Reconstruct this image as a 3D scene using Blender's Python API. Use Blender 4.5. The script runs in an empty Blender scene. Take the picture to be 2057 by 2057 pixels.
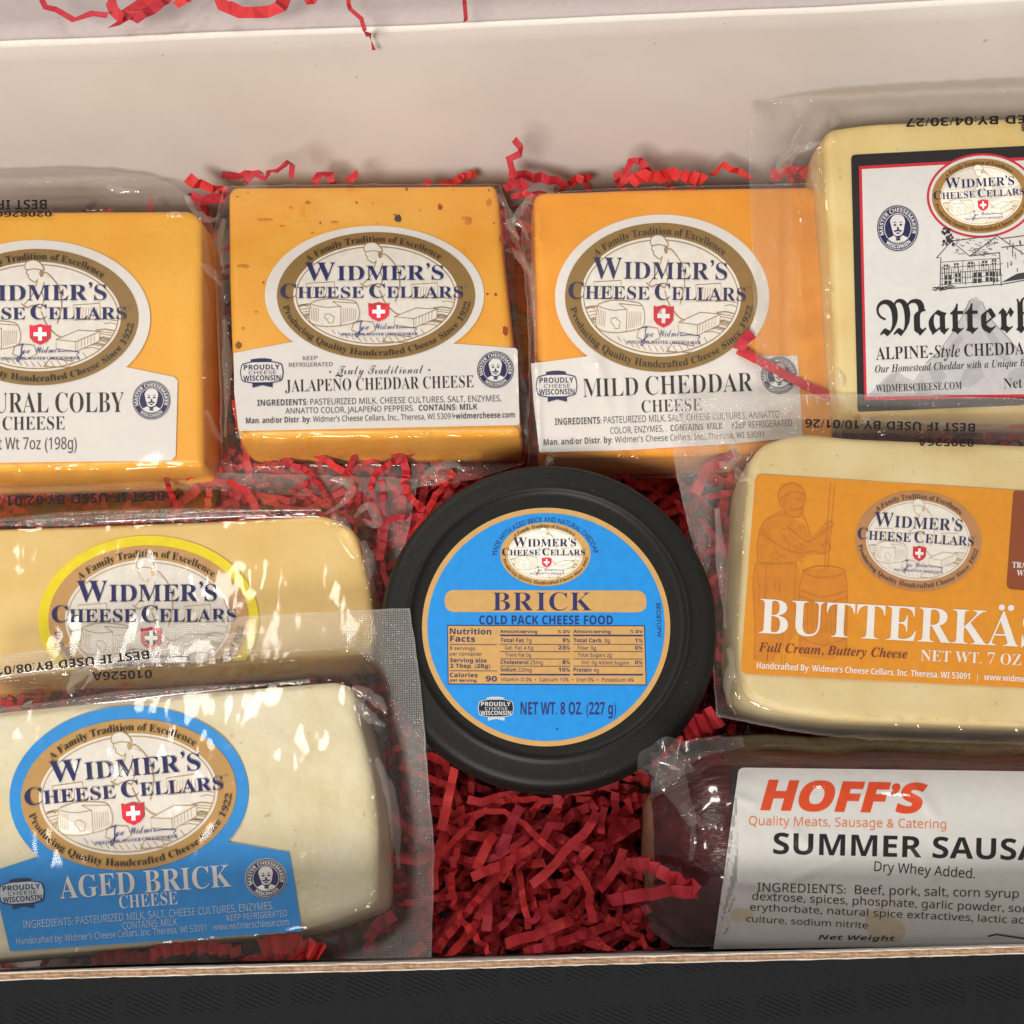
import bpy, bmesh, math, random
import numpy as np
from mathutils import Vector, Matrix, noise
random.seed(7)
S = bpy.context.scene
COL = S.collection
sin, cos, pi = math.sin, math.cos, math.pi

# ------------------------------------------------------------------ camera
W, F = 2057.0, 2400.0                      # photograph width and focal length, in its pixels
TILT, ROLL = math.radians(20), math.radians(1.9)
DIST = 0.364
fwd = Vector((0, sin(TILT), -cos(TILT)))
r0, u0 = Vector((1, 0, 0)), Vector((0, cos(TILT), sin(TILT)))
cr = r0 * cos(ROLL) - u0 * sin(ROLL)
cu = r0 * sin(ROLL) + u0 * cos(ROLL)
CP = Vector((0, 0, 0.045)) - fwd * DIST
cam = bpy.data.cameras.new('camera')
camo = bpy.data.objects.new('camera', cam)
COL.objects.link(camo)
camo.matrix_world = Matrix((
    (cr.x, cu.x, -fwd.x, CP.x), (cr.y, cu.y, -fwd.y, CP.y), (cr.z, cu.z, -fwd.z, CP.z), (0, 0, 0, 1)))
cam.sensor_width = 36
cam.lens = 36 * F / W
cam.clip_start, cam.clip_end = 0.01, 50
S.camera = camo

# ------------------------------------------------------------------ world, lamps, exposure
wd = bpy.data.worlds.new('World'); S.world = wd; wd.use_nodes = True
bg = wd.node_tree.nodes['Background']
bg.inputs[0].default_value = (1.0, 0.93, 0.86, 1); bg.inputs[1].default_value = 0.27

def lamp(name, loc, target, size, power, color):
    l = bpy.data.lights.new(name, 'AREA'); l.shape = 'DISK'; l.size = size; l.energy = power; l.color = color
    o = bpy.data.objects.new(name, l); COL.objects.link(o); o.location = loc
    o.rotation_euler = (Vector(target) - Vector(loc)).to_track_quat('-Z', 'Y').to_euler()
    return o
lamp('ceiling_lamp_front', (-0.52, -1.48, 1.72), (0, 0, 0), 0.70, 62, (1, .93, .84))
lamp('ceiling_lamp_back', (-0.62, 0.40, 2.0), (-.1, 0, 0), 0.26, 3.6, (1, .95, .88))
bl = lamp('ceiling_strip_far', (-0.95, 1.95, 2.0), (-.1, .05, 0), 0.9, 26, (1, .95, .88))
bl.data.shape = 'RECTANGLE'; bl.data.size = 1.3; bl.data.size_y = .16
for k, p in enumerate(((0.35, 1.75, 2.0), (1.35, 1.15, 2.0), (-1.55, 0.25, 2.0), (0.95, 2.5, 2.0), (1.5, -0.2, 2.0))):
    lamp('added_glint_lamp', p, (0, 0, 0), 0.12, 1.6, (1, .95, .88))  # small invented lamps, added to put glints on the film folds
S.view_settings.view_transform = 'Standard'
S.view_settings.look = 'None'
S.view_settings.exposure = -0.20
S.view_settings.gamma = 1
S.view_settings.use_curve_mapping = False
cy = S.cycles
cy.use_denoising = True
cy.use_adaptive_sampling = True
cy.adaptive_threshold = 0.02
cy.max_bounces = 7; cy.diffuse_bounces = 3; cy.glossy_bounces = 3; cy.transmission_bounces = 4
cy.transparent_max_bounces = 14
cy.sample_clamp_indirect = 4
cy.caustics_reflective = False; cy.caustics_refractive = False

# ------------------------------------------------------------------ materials
def lin(c):
    if isinstance(c, str):
        c = [int(c[i:i + 2], 16) / 255 for i in (0, 2, 4)]
    return tuple((x / 12.92 if x <= .04045 else ((x + .055) / 1.055) ** 2.4) for x in c) + (1,)
MC = {}
class NT:
    def __init__(s, name):
        s.m = bpy.data.materials.new(name); s.m.use_nodes = True
        s.t = s.m.node_tree; s.p = s.t.nodes['Principled BSDF']; s.out = s.t.nodes['Material Output']
    def n(s, typ, **kw):
        nd = s.t.nodes.new(typ)
        for k, v in kw.items():
            if k.startswith('i_'):
                key = k[2:]
                nd.inputs[int(key) if key.isdigit() else key.replace('_', ' ')].default_value = v
            else: setattr(nd, k, v)
        return nd
    def l(s, a, b): s.t.links.new(a, b)
    def math(s, op, a, b=None, c=None):
        nd = s.t.nodes.new('ShaderNodeMath'); nd.operation = op
        for i, v in enumerate((a, b, c)):
            if v is None: continue
            if isinstance(v, (int, float)): nd.inputs[i].default_value = v
            else: s.l(v, nd.inputs[i])
        return nd.outputs[0]
    def noise(s, scale, detail=3, rough=.5, vec=None):
        nd = s.n('ShaderNodeTexNoise', i_Scale=scale, i_Detail=detail, i_Roughness=rough)
        if vec is None:
            tc = s.n('ShaderNodeTexCoord'); vec = tc.outputs['Object']
        s.l(vec, nd.inputs['Vector']); return nd
    def ramp(s, fac, stops):
        r = s.n('ShaderNodeValToRGB'); e = r.color_ramp.elements
        while len(e) < len(stops): e.new(.5)
        for i, (p, c) in enumerate(stops): e[i].position = p; e[i].color = c
        s.l(fac, r.inputs[0]); return r.outputs[0]
    def bump(s, h, strength, dist):
        b = s.n('ShaderNodeBump', i_Strength=strength, i_Distance=dist)
        s.l(h, b.inputs['Height']); s.l(b.outputs[0], s.p.inputs['Normal']); return b

def ink(hexc, rough=.42, spec=.4, mott=0.06, name=None):
    """printed paper or ink: plain colour with a faint mottle"""
    key = ('ink', hexc, rough, spec, mott)
    if key in MC: return MC[key]
    N = NT(name or 'print_' + hexc); c = lin(hexc)
    nz = N.noise(420, 3)
    lo = tuple(x * (1 - mott) for x in c[:3]) + (1,)
    hi = tuple(min(1, x * (1 + mott)) for x in c[:3]) + (1,)
    N.l(N.ramp(nz.outputs['Fac'], [(.3, lo), (.7, hi)]), N.p.inputs['Base Color'])
    N.p.inputs['Roughness'].default_value = rough
    N.p.inputs['Specular IOR Level'].default_value = spec
    n2 = N.noise(160, 2); N.bump(n2.outputs['Fac'], .12, .0006)
    MC[key] = N.m; return N.m

def cheese_mat(name, a, b, c, sss=.12, rough=.38, streak=False, bumps=.35, pits=0):
    N = NT(name)
    tc = N.n('ShaderNodeTexCoord'); mp = N.n('ShaderNodeMapping')
    N.l(tc.outputs['Object'], mp.inputs['Vector'])
    if streak:
        mp.inputs['Rotation'].default_value = (0, 0, .9); mp.inputs['Scale'].default_value = (1, .25, 1)
    n1 = N.noise(45, 4, .6, mp.outputs[0])
    col = N.ramp(n1.outputs['Fac'], [(.28, lin(a)), (.52, lin(b)), (.75, lin(c))])
    if pits:
        np_ = N.noise(520, 1, .4); mx = N.n('ShaderNodeMix', data_type='RGBA'); N.l(N.ramp(np_.outputs['Fac'], [(.73, (0, 0, 0, 1)), (.79, (pits, pits, pits, 1))]), mx.inputs[0])
        N.l(col, mx.inputs[6]); mx.inputs[7].default_value = lin('9A6A38'); col = mx.outputs[2]
    N.l(col, N.p.inputs['Base Color'])
    N.p.inputs['Roughness'].default_value = rough
    N.p.inputs['Subsurface Weight'].default_value = sss
    N.p.inputs['Subsurface Radius'].default_value = (1, .55, .2)
    N.p.inputs['Subsurface Scale'].default_value = .004
    n2 = N.noise(130, 3, .55); n3 = N.noise(700, 2)
    h = N.math('ADD', n2.outputs['Fac'], N.math('MULTIPLY', n3.outputs['Fac'], .15))
    N.bump(h, bumps, .0012)
    return N.m

def film_mat(name, haze=.07, seal=.2, ripple=.5, rscale=75, rough=.06, tenth=.035, tint=(1, .992, .985, 1)):
    """clear plastic film: glossy coat over a see-through sheet, milky where welded; diamonds pressed into the weld"""
    N = NT(name); t = N.t; t.nodes.remove(N.p)
    at = N.n('ShaderNodeAttribute', attribute_name='weld')
    uv = N.n('ShaderNodeUVMap', uv_map='UVMap')
    sx = N.n('ShaderNodeSeparateXYZ'); N.l(uv.outputs[0], sx.inputs[0])
    k = 2 * pi / .00125
    a = N.math('SINE', N.math('MULTIPLY', N.math('ADD', sx.outputs[0], sx.outputs[1]), k))
    b = N.math('SINE', N.math('MULTIPLY', N.math('SUBTRACT', sx.outputs[0], sx.outputs[1]), k))
    dia = N.math('MULTIPLY', N.math('MULTIPLY', a, b), at.outputs['Fac'])
    mpv = N.n('ShaderNodeMapping'); N.l(uv.outputs[0], mpv.inputs[0]); mpv.inputs['Rotation'].default_value = (0, 0, .5); mpv.inputs['Scale'].default_value = (1.0, .55, 1)
    nz = N.noise(rscale, 1.6, .45, mpv.outputs[0]); n2 = N.noise(rscale * .35, 1, .4, mpv.outputs[0])
    te = N.n('ShaderNodeAttribute', attribute_name='tent'); free = N.math('SUBTRACT', 1.0, N.math('MULTIPLY', te.outputs['Fac'], .62))
    h = N.math('ADD', N.math('MULTIPLY', N.math('ADD', nz.outputs['Fac'], N.math('MULTIPLY', n2.outputs['Fac'], 2.0)), N.math('MULTIPLY', free, ripple)),
               N.math('MULTIPLY', dia, .045))
    bp = N.n('ShaderNodeBump', i_Strength=1.0, i_Distance=.0016); N.l(h, bp.inputs['Height'])
    gl = N.n('ShaderNodeBsdfGlossy', i_Roughness=rough); N.l(bp.outputs[0], gl.inputs['Normal'])
    tr = N.n('ShaderNodeBsdfTransparent'); tr.inputs[0].default_value = tint
    d1 = N.n('ShaderNodeBsdfDiffuse'); d1.inputs[0].default_value = (.97, .95, .93, 1); N.l(bp.outputs[0], d1.inputs['Normal'])
    d2 = N.n('ShaderNodeBsdfTranslucent'); d2.inputs[0].default_value = (.97, .95, .93, 1)
    df = N.n('ShaderNodeMixShader'); df.inputs[0].default_value = .4; N.l(d1.outputs[0], df.inputs[1]); N.l(d2.outputs[0], df.inputs[2])
    fr = N.n('ShaderNodeFresnel', i_IOR=1.5); frc = N.math('MINIMUM', fr.outputs[0], .35)
    hz = N.math('ADD', N.math('ADD', haze, N.math('MULTIPLY', te.outputs['Fac'], tenth)), N.math('MULTIPLY', at.outputs['Fac'], seal - tenth))
    hz2 = N.math('ADD', hz, N.math('MULTIPLY', dia, .10))
    m1 = N.n('ShaderNodeMixShader'); N.l(hz2, m1.inputs[0]); N.l(tr.outputs[0], m1.inputs[1]); N.l(df.outputs[0], m1.inputs[2])
    m2 = N.n('ShaderNodeMixShader'); N.l(frc, m2.inputs[0]); N.l(m1.outputs[0], m2.inputs[1]); N.l(gl.outputs[0], m2.inputs[2])
    N.l(m2.outputs[0], N.out.inputs[0])
    return N.m

def plain(name, hexc, rough=.5, spec=.5, nscale=300, mott=.08, bump=.2, bdist=.0004, coat=0):
    N = NT(name); c = lin(hexc); nz = N.noise(nscale, 4, .6)
    N.l(N.ramp(nz.outputs['Fac'], [(.3, tuple(x * (1 - mott) for x in c[:3]) + (1,)), (.7, tuple(min(1, x * (1 + mott)) for x in c[:3]) + (1,))]), N.p.inputs['Base Color'])
    N.p.inputs['Roughness'].default_value = rough; N.p.inputs['Specular IOR Level'].default_value = spec
    N.p.inputs['Coat Weight'].default_value = coat
    N.bump(nz.outputs['Fac'], bump, bdist)
    return N.m

# ------------------------------------------------------------------ objects
def tag(o, label=None, cat=None, group=None, kind=None):
    if label: o['label'] = label
    if cat: o['category'] = cat
    if group: o['group'] = group
    if kind: o['kind'] = kind
    return o
def empty(name, loc, label, cat, group=None):
    o = bpy.data.objects.new(name, None); COL.objects.link(o); o.location = loc; o.empty_display_size = .02
    return tag(o, label, cat, group)
def world_loc(o):
    v = Vector((0, 0, 0))
    while o: v += o.location; o = o.parent
    return v
def mesh_obj(name, verts, faces, mats, parent=None, midx=None, smooth=False, uvs=None, attr=None, tent=None):
    """verts in world space; the mesh is stored relative to its thing's base"""
    off = world_loc(parent) if parent else Vector((0, 0, 0))
    me = bpy.data.meshes.new(name)
    me.from_pydata([tuple(Vector(v) - off) for v in verts], [], faces)
    for m in (mats if isinstance(mats, (list, tuple)) else [mats]): me.materials.append(m)
    if midx: me.polygons.foreach_set('material_index', midx)
    if smooth: me.polygons.foreach_set('use_smooth', [True] * len(me.polygons))
    if uvs:
        ul = me.uv_layers.new(name='UVMap')
        for lp in me.loops: ul.data[lp.index].uv = uvs[lp.vertex_index]
    if attr:
        a = me.attributes.new('weld', 'FLOAT', 'POINT'); a.data.foreach_set('value', attr)
    if tent:
        a = me.attributes.new('tent', 'FLOAT', 'POINT'); a.data.foreach_set('value', tent)
    me.update()
    o = bpy.data.objects.new(name, me); COL.objects.link(o)
    if parent: o.parent = parent
    return o

# ------------------------------------------------------------------ surfaces that things lie on
def ray(px, py):
    return fwd + cr * ((px - W / 2) / F) - cu * ((py - W / 2) / F)
class Plane:
    def __init__(s, px, py, z, tx=0, ty=0, relief=None):
        d = ray(px, py); s.o = CP + d * ((z - CP.z) / d.z)
        tx, ty = math.radians(tx), math.radians(ty)
        s.n = Vector((sin(ty), -sin(tx), cos(tx))).normalized()
        s.a = Vector((1, 0, 0)); s.a = (s.a - s.n * s.a.dot(s.n)).normalized(); s.b = s.n.cross(s.a)
        s.relief = relief
    def at(s, px, py, lift=0.0):
        if s.relief: lift += s.relief(px, py)
        d = ray(px, py)
        return CP + d * (((s.o + s.n * lift - CP).dot(s.n)) / d.dot(s.n))
    def uv(s, px, py):
        v = s.at(px, py) - s.o; return v.dot(s.a), v.dot(s.b)
class Tube:
    """cylinder lying on the bed: axis point, axis direction, radius"""
    def __init__(s, c, ax, R, relief=None): s.c, s.ax, s.R, s.relief = c, ax.normalized(), R, relief
    def at(s, px, py, lift=0.0):
        if s.relief: lift += s.relief(px, py)
        d = ray(px, py).normalized(); m = CP - s.c
        dp = d - s.ax * d.dot(s.ax); mp = m - s.ax * m.dot(s.ax)
        A, B, C = dp.dot(dp), 2 * dp.dot(mp), mp.dot(mp) - (s.R + lift) ** 2
        D = max(0, B * B - 4 * A * C)
        return CP + d * ((-B - math.sqrt(D)) / (2 * A))

# ------------------------------------------------------------------ lettering
STY = {'sb': (0x1D400, 0x1D41A, 0x1D7CE), 'si': (0x1D434, 0x1D44E, None), 'sbi': (0x1D468, 0x1D482, 0x1D7CE),
       'fr': (0x1D56C, 0x1D586, None), 'sc': (0x1D4D0, 0x1D4EA, None), 's': (0x1D5A0, 0x1D5BA, 0x1D7E2),
       'sB': (0x1D5D4, 0x1D5EE, 0x1D7EC), 'sI': (0x1D608, 0x1D622, 0x1D7E2), 'sBI': (0x1D63C, 0x1D656, 0x1D7EC)}
def restyle(t, st):
    if st not in STY: return t
    U, L, D = STY[st]; r = ''
    for c in t:
        if 'A' <= c <= 'Z': r += chr(U + ord(c) - 65)
        elif st == 'si' and c == 'h': r += '\u210e'
        elif 'a' <= c <= 'z': r += chr(L + ord(c) - 97)
        elif D and c.isdigit(): r += chr(D + int(c))
        else: r += c
    return r
TC, CAPS = {}, {}
def glyphs(t, st, off=0.0):
    """outline mesh of one line of text, capital height 1"""
    key = (t, st, off)
    if key in TC: return TC[key]
    def raw(tt):
        c = bpy.data.curves.new('t', 'FONT'); c.body = tt; c.size = 1; c.resolution_u = 3; c.offset = off
        o = bpy.data.objects.new('t', c); me = bpy.data.meshes.new_from_object(o)
        v = [(p.co.x, p.co.y) for p in me.vertices]; f = [tuple(p.vertices) for p in me.polygons]
        bpy.data.meshes.remove(me); bpy.data.objects.remove(o); bpy.data.curves.remove(c); return v, f
    if st not in CAPS:
        v, _ = raw(restyle('H', st)); CAPS[st] = max(p[1] for p in v) - min(p[1] for p in v)
    v, f = raw(restyle(t, st)); k = 1 / CAPS[st]
    TC[key] = ([(x * k, y * k) for x, y in v], f); return TC[key]
def runs(rs, gap=.1, off=0.0):
    """several pieces of different size and style on one baseline"""
    V, Fc, x = [], [], 0
    for t, st, sc in rs:
        if t == ' ': x += sc; continue
        v, f = glyphs(t, st, off); x0 = min(p[0] for p in v); b = len(V)
        V += [((p[0] - x0) * sc + x, p[1] * sc) for p in v]; Fc += [tuple(i + b for i in q) for q in f]
        x = max(p[0] for p in V) + gap * sc
    return V, Fc

def lerp(a, b, t): return a + (b - a) * t
def smooth(t): t = max(0, min(1, t)); return t * t * (3 - 2 * t)
def ell(cx, cy, rx, ry, n=96, a0=0, a1=2 * pi, rot=0):
    r = []
    for i in range(n):
        a = a0 + (a1 - a0) * i / (n if abs(a1 - a0 - 2 * pi) < 1e-6 else n - 1)
        x, y = rx * cos(a), ry * sin(a); r.append((cx + x * cos(rot) - y * sin(rot), cy + x * sin(rot) + y * cos(rot)))
    return r
def round_poly(pts, r, n=6):
    out = []; m = len(pts)
    for i in range(m):
        p0, p1, p2 = Vector(pts[i - 1]), Vector(pts[i]), Vector(pts[(i + 1) % m])
        ri = r[i] if isinstance(r, (list, tuple)) else r
        a, b = p0 - p1, p2 - p1; q = min(ri, a.length * .48, b.length * .48)
        A, B = p1 + a.normalized() * q, p1 + b.normalized() * q
        for k in range(n + 1):
            t = k / n; out.append(tuple(A * (1 - t) ** 2 + p1 * 2 * t * (1 - t) + B * t * t))
    return out
def catmull(pts, n=8):
    out = []; P = [Vector(p) for p in pts]
    for i in range(len(P) - 1):
        p0 = P[i - 1] if i else P[0] * 2 - P[1]; p1, p2 = P[i], P[i + 1]; p3 = P[i + 2] if i + 2 < len(P) else P[-1] * 2 - P[-2]
        for k in range(n):
            t = k / n
            out.append(.5 * ((2 * p1) + (p2 - p0) * t + (2 * p0 - 5 * p1 + 4 * p2 - p3) * t * t + (3 * p1 - p0 - 3 * p2 + p3) * t ** 3))
    out.append(P[-1]); return out

LAY = .00010
class Sheet:
    """flat printing gathered in photograph pixels, then laid on a surface"""
    def __init__(s, surf, base=.0005, cell=0): s.surf, s.base, s.cell = surf, base, cell; s.g = []; s.T = None; s.clip = None
    def add(s, V, Fc, mat, lay):
        if s.T: V = [s.T(*p) for p in V]
        s.g.append((V, Fc, mat, lay)); return s
    def poly(s, pts, mat, lay=0): return s.add(pts, [tuple(range(len(pts)))], mat, lay)
    def ring(s, a, b, mat, lay=0):
        n = len(a); return s.add(list(a) + list(b), [(i, (i + 1) % n, n + (i + 1) % n, n + i) for i in range(n)], mat, lay)
    def stroke(s, pts, w, mat, lay=0, closed=False):
        P = [Vector(p) for p in pts]; n = len(P); V = []
        for i in range(n):
            a = P[i - 1] if (i or closed) else P[i]; b = P[(i + 1) % n] if (i < n - 1 or closed) else P[i]
            t = (b - a); t = t.normalized() if t.length > 1e-6 else Vector((1, 0)); q = Vector((-t.y, t.x)) * w / 2
            V += [tuple(P[i] + q), tuple(P[i] - q)]
        m = n if closed else n - 1
        return s.add(V, [(2 * i, 2 * i + 1, (2 * i + 3) % (2 * n), (2 * i + 2) % (2 * n)) for i in range(m)], mat, lay)
    def text(s, t, st, p0, p1, cap, mat, lay=2, off=0.0, shear=0.0, gap=.1):
        V, Fc = runs(t, gap, off) if isinstance(t, list) else glyphs(t, st, off)
        x0, x1 = min(p[0] for p in V), max(p[0] for p in V)
        d = Vector(p1) - Vector(p0); L = d.length; d.normalize(); up = Vector((d.y, -d.x)); k = L / (x1 - x0)
        return s.add([tuple(Vector(p0) + d * ((x - x0) * k + shear * y * cap) + up * (y * cap)) for x, y in V], Fc, mat, lay)
    def arc(s, t, st, cx, cy, rx, ry, a0, a1, cap, mat, lay=2, off=0.0):
        """along an ellipse from angle a0 to a1 (degrees, 0 right, 90 top of picture)"""
        V, Fc = glyphs(t, st, off); x0, x1 = min(p[0] for p in V), max(p[0] for p in V)
        N = 160; A = [math.radians(lerp(a0, a1, i / N)) for i in range(N + 1)]
        P = [Vector((cx + rx * cos(a), cy - ry * sin(a))) for a in A]; Ls = [0]
        for i in range(N): Ls.append(Ls[-1] + (P[i + 1] - P[i]).length)
        out = []
        for x, y in V:
            L = (x - x0) / (x1 - x0) * Ls[-1]; i = 0
            lo, hi = 0, N
            while hi - lo > 1:
                mid = (lo + hi) // 2
                if Ls[mid] <= L: lo = mid
                else: hi = mid
            f = (L - Ls[lo]) / (Ls[lo + 1] - Ls[lo]); p = P[lo].lerp(P[lo + 1], f); d = (P[lo + 1] - P[lo]).normalized()
            out.append(tuple(p + Vector((d.y, -d.x)) * (y * cap)))
        return s.add(out, Fc, mat, lay)
    def build(s, name, parent):
        bm = bmesh.new(); mats = []; mi = {}
        for V, Fc, m, lay in s.g:
            if m not in mi: mi[m] = len(mats); mats.append(m)
            vs = [bm.verts.new((p[0], p[1], lay)) for p in V]
            for f in Fc:
                try: bm.faces.new([vs[i] for i in f]).material_index = mi[m]
                except ValueError: pass
        if s.clip:
            bmesh.ops.triangulate(bm, faces=[f for f in bm.faces if len(f.verts) > 4])
            bmesh.ops.bisect_plane(bm, geom=bm.verts[:] + bm.edges[:] + bm.faces[:], plane_co=(*s.clip[0], 0), plane_no=(*s.clip[1], 0), clear_outer=True)
        if s.cell:
            bmesh.ops.triangulate(bm, faces=[f for f in bm.faces if len(f.verts) > 4])
            xs = [v.co.x for v in bm.verts]; ys = [v.co.y for v in bm.verts]
            for ax, lo, hi in ((0, min(xs), max(xs)), (1, min(ys), max(ys))):
                q = (math.floor(lo / s.cell) + 1) * s.cell
                while q < hi:
                    co, no = [0, 0, 0], [0, 0, 0]; co[ax] = q; no[ax] = 1
                    bmesh.ops.bisect_plane(bm, geom=bm.verts[:] + bm.edges[:] + bm.faces[:], plane_co=co, plane_no=no); q += s.cell
        off = world_loc(parent)
        for v in bm.verts: v.co = s.surf.at(v.co.x, v.co.y, s.base + v.co.z * LAY) - off
        bm.normal_update()
        for f in bm.faces:
            if f.normal.z < 0: f.normal_flip()
            f.smooth = bool(s.cell)
        me = bpy.data.meshes.new(name); bm.to_mesh(me); bm.free()
        for m in mats: me.materials.append(m)
        o = bpy.data.objects.new(name, me); COL.objects.link(o); o.parent = parent; return o

# ------------------------------------------------------------------ inks
PAPER = ink('F0EEEB', .5, .3, .02); WHITE = ink('F6F5F3', .45, .3, .02)
NAVY = ink('1E2158', .45); BLACK = ink('17161B', .5); GREY = ink('55525A', .5); LGREY = ink('A9A8AC', .5)
BROWN = ink('96753A', .45); TAN = ink('BD935A', .42); TLINE = ink('A88A62', .5); CREAM = ink('F4F0E8', .45)
RED = ink('D8283C', .45); BLUE = ink('1C98EE', .38); YELLOW = ink('FFE600', .4); ORANGE = ink('E8980F', .42, mott=.05)
DORANGE = ink('CC7B0C', .45); RUST = ink('8F4312', .45); DKBROWN = ink('6E3212', .45); STAMP = ink('1B1A20', .6, .2)
HRED = ink('EC5020', .4); HORANGE = ink('EE8640', .45); SIG = ink('2A3480', .5); PAPERG = ink('E9EAEA', .45, .4, .03)

# ------------------------------------------------------------------ printed marks (drawn in their own pixel frame)
def frame(cx, cy, kx, ky, rot=0, ox=0, oy=0):
    c, s_ = cos(math.radians(rot)), sin(math.radians(rot))
    return lambda x, y: (cx + (x - ox) * kx * c - (y - oy) * ky * s_, cy + (x - ox) * kx * s_ + (y - oy) * ky * c)
def emblem(sh, cx, cy, rx, ry, rot=0, gold=BROWN, line=TLINE, fine=True):
    """oval mark: gold ring with lettering round it, engraved cheesemaker among his cheeses, two lines of name, red shield"""
    old = sh.T; sh.T = frame(cx, cy, rx / 592, ry / 380, rot, 965, 755)
    sh.poly(ell(965, 755, 592, 380), gold, 2)
    sh.poly(ell(963, 752, 492, 305), CREAM, 3)
    sh.ring(ell(963, 752, 478, 293), ell(963, 752, 472, 287), line, 4)
    w = 5
    def L(pts, ww=w, m=line, curve=False): sh.stroke(catmull(pts, 5) if curve else pts, ww, m, 4)
    # bench, floor boards and hatching
    rnd = random.Random(3)
    for i in range(34):
        sd = 1 if i % 2 else -1; y = rnd.uniform(770, 930)
        xm = 470 * math.sqrt(max(.02, 1 - ((y - 752) / 287) ** 2)); x1 = 963 + sd * xm; x0 = x1 - sd * rnd.uniform(50, 150)
        L([(x0, y), ((x0 + x1) / 2, y - 6), (x1, y + 4)], 4)
    for i in range(15):
        x = 700 + i * 38; y = 752 + 287 * math.sqrt(max(0, 1 - ((x - 963) / 470) ** 2)); L([(x, y - 34), (x + 22, y - 6)], 4)
    for (x0, y0, x1, y1) in ((548, 682, 716, 760), (1175, 688, 1330, 765)):
        sh.poly([(x0, y0), (x1, y0 - 10), (x1 + 4, y1), (x0 + 4, y1 + 6)], CREAM, 4.2)
        sh.stroke([(x0, y0), (x1, y0 - 10), (x1 + 4, y1), (x0 + 4, y1 + 6)], w, line, 4.6, True)
        for i in range(9): sh.stroke([(x0 + 12 + i * 16, y0 + 14), (x0 + 6 + i * 16, y1 - 6)], 3, line, 4.6)
    # cut wheel
    sh.poly(catmull([(575, 800), (568, 905), (640, 936), (755, 932), (860, 905), (852, 800), (700, 772), (575, 800)], 4)[:-1], CREAM, 4.4)
    for pts in ([(575, 800), (568, 905), (640, 936), (755, 932), (858, 900), (850, 800), (770, 778), (660, 775), (575, 800), (660, 824), (755, 818)],):
        sh.stroke(catmull(pts, 4), w, line, 4.8)
    sh.stroke([(705, 790), (755, 820), (755, 932)], w, line, 4.8); sh.stroke([(705, 790), (850, 800)], w, line, 4.8)
    for i in range(7): sh.stroke([(770 + i * 12, 830), (768 + i * 12, 918 - i * 3)], 3, line, 4.8)
    for i in range(5): sh.stroke([(582 + i * 10, 822 + i * 2), (578 + i * 10, 896 + i * 4)], 3, line, 4.8)
    sh.stroke([(660, 866), (688, 862), (700, 874), (716, 880), (708, 918), (682, 918), (676, 900), (658, 886)], w, line, 4.9, True)
    # block on the right, slabs below
    sh.poly([(1075, 880), (1205, 828), (1332, 835), (1326, 890), (1190, 946), (1075, 930)], CREAM, 4.4)
    for pts in ([(1075, 880), (1205, 828), (1332, 835), (1326, 890), (1190, 946), (1075, 930), (1075, 880), (1190, 892), (1332, 835)], [(1190, 892), (1190, 946)],
                [(830, 920), (872, 903), (945, 912), (962, 960), (900, 992), (818, 960), (830, 920)], [(1002, 1030), (1040, 984), (1168, 1000), (1150, 1034), (1002, 1030)]):
        sh.stroke(pts, w, line, 4.8)
    for i in range(6): sh.stroke([(1205 + i * 19, 884 - i * 8), (1202 + i * 19, 932 - i * 8)], 3, line, 4.8)
    # the cheesemaker, bent over his work
    sh.poly([(893, 482), (896, 455), (920, 440), (955, 438), (985, 458), (1002, 492), (1000, 520), (1062, 548), (1095, 600), (1106, 700), (890, 690), (930, 640), (952, 575), (925, 545), (912, 532), (903, 508)], CREAM, 5)
    for pts in ([(893, 482), (896, 455), (920, 440), (955, 438), (985, 458), (1002, 492), (945, 486), (905, 492), (893, 482)],
                [(905, 492), (902, 512), (914, 522), (911, 533), (926, 546), (950, 560), (968, 545)],
                [(1000, 505), (1025, 512), (1062, 548), (1095, 600), (1106, 660), (1106, 700)],
                [(966, 552), (950, 595), (930, 640), (888, 684)], [(1005, 560), (992, 610), (1004, 660), (985, 705)],
                [(870, 680), (905, 702), (940, 688), (985, 708)], [(985, 720), (1015, 790), (1070, 850), (1110, 870)], [(1106, 700), (1080, 790)]):
        sh.stroke(catmull(pts, 4), w + 1, line, 5.4)
    sh.poly([(982, 492), (1001, 498), (998, 528), (985, 534), (975, 512)], line, 5.4)
    # lettering
    ar = ink('2C2621', .5)
    sh.arc('A Family Tradition of Excellence', 'sb', 963, 752, 512, 318, 142, 42, 36, ar, 6, -.004)
    sh.arc('Producing Quality Handcrafted Cheese Since 1922', 'sb', 965, 755, 566, 358, 190, 354, 34, ar, 6, -.004)
    sh.text([('W', 'sb', 1), ('IDMER', 'sb', .8), ("’", 'g', .95), ('S', 'sb', .8)], None, (540, 665), (1368, 660), 104, NAVY, 7, -.004, 0, .09)
    sh.text([('C', 'sb', 1), ('HEESE', 'sb', .78), (' ', '', .25), ('C', 'sb', 1), ('ELLARS', 'sb', .78)], None, (393, 770), (1484, 766), 82, NAVY, 7, -.004, 0, .08)
    sh.text('TM', 's', (1490, 700), (1512, 700), 8, NAVY, 7)
    sx, sy = 981, 850
    sh.poly([(918, 798), (938, 803), (981, 793), (1024, 803), (1044, 798), (1042, 870), (1020, 893), (981, 910), (942, 893), (920, 870)], RED, 6)
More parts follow.
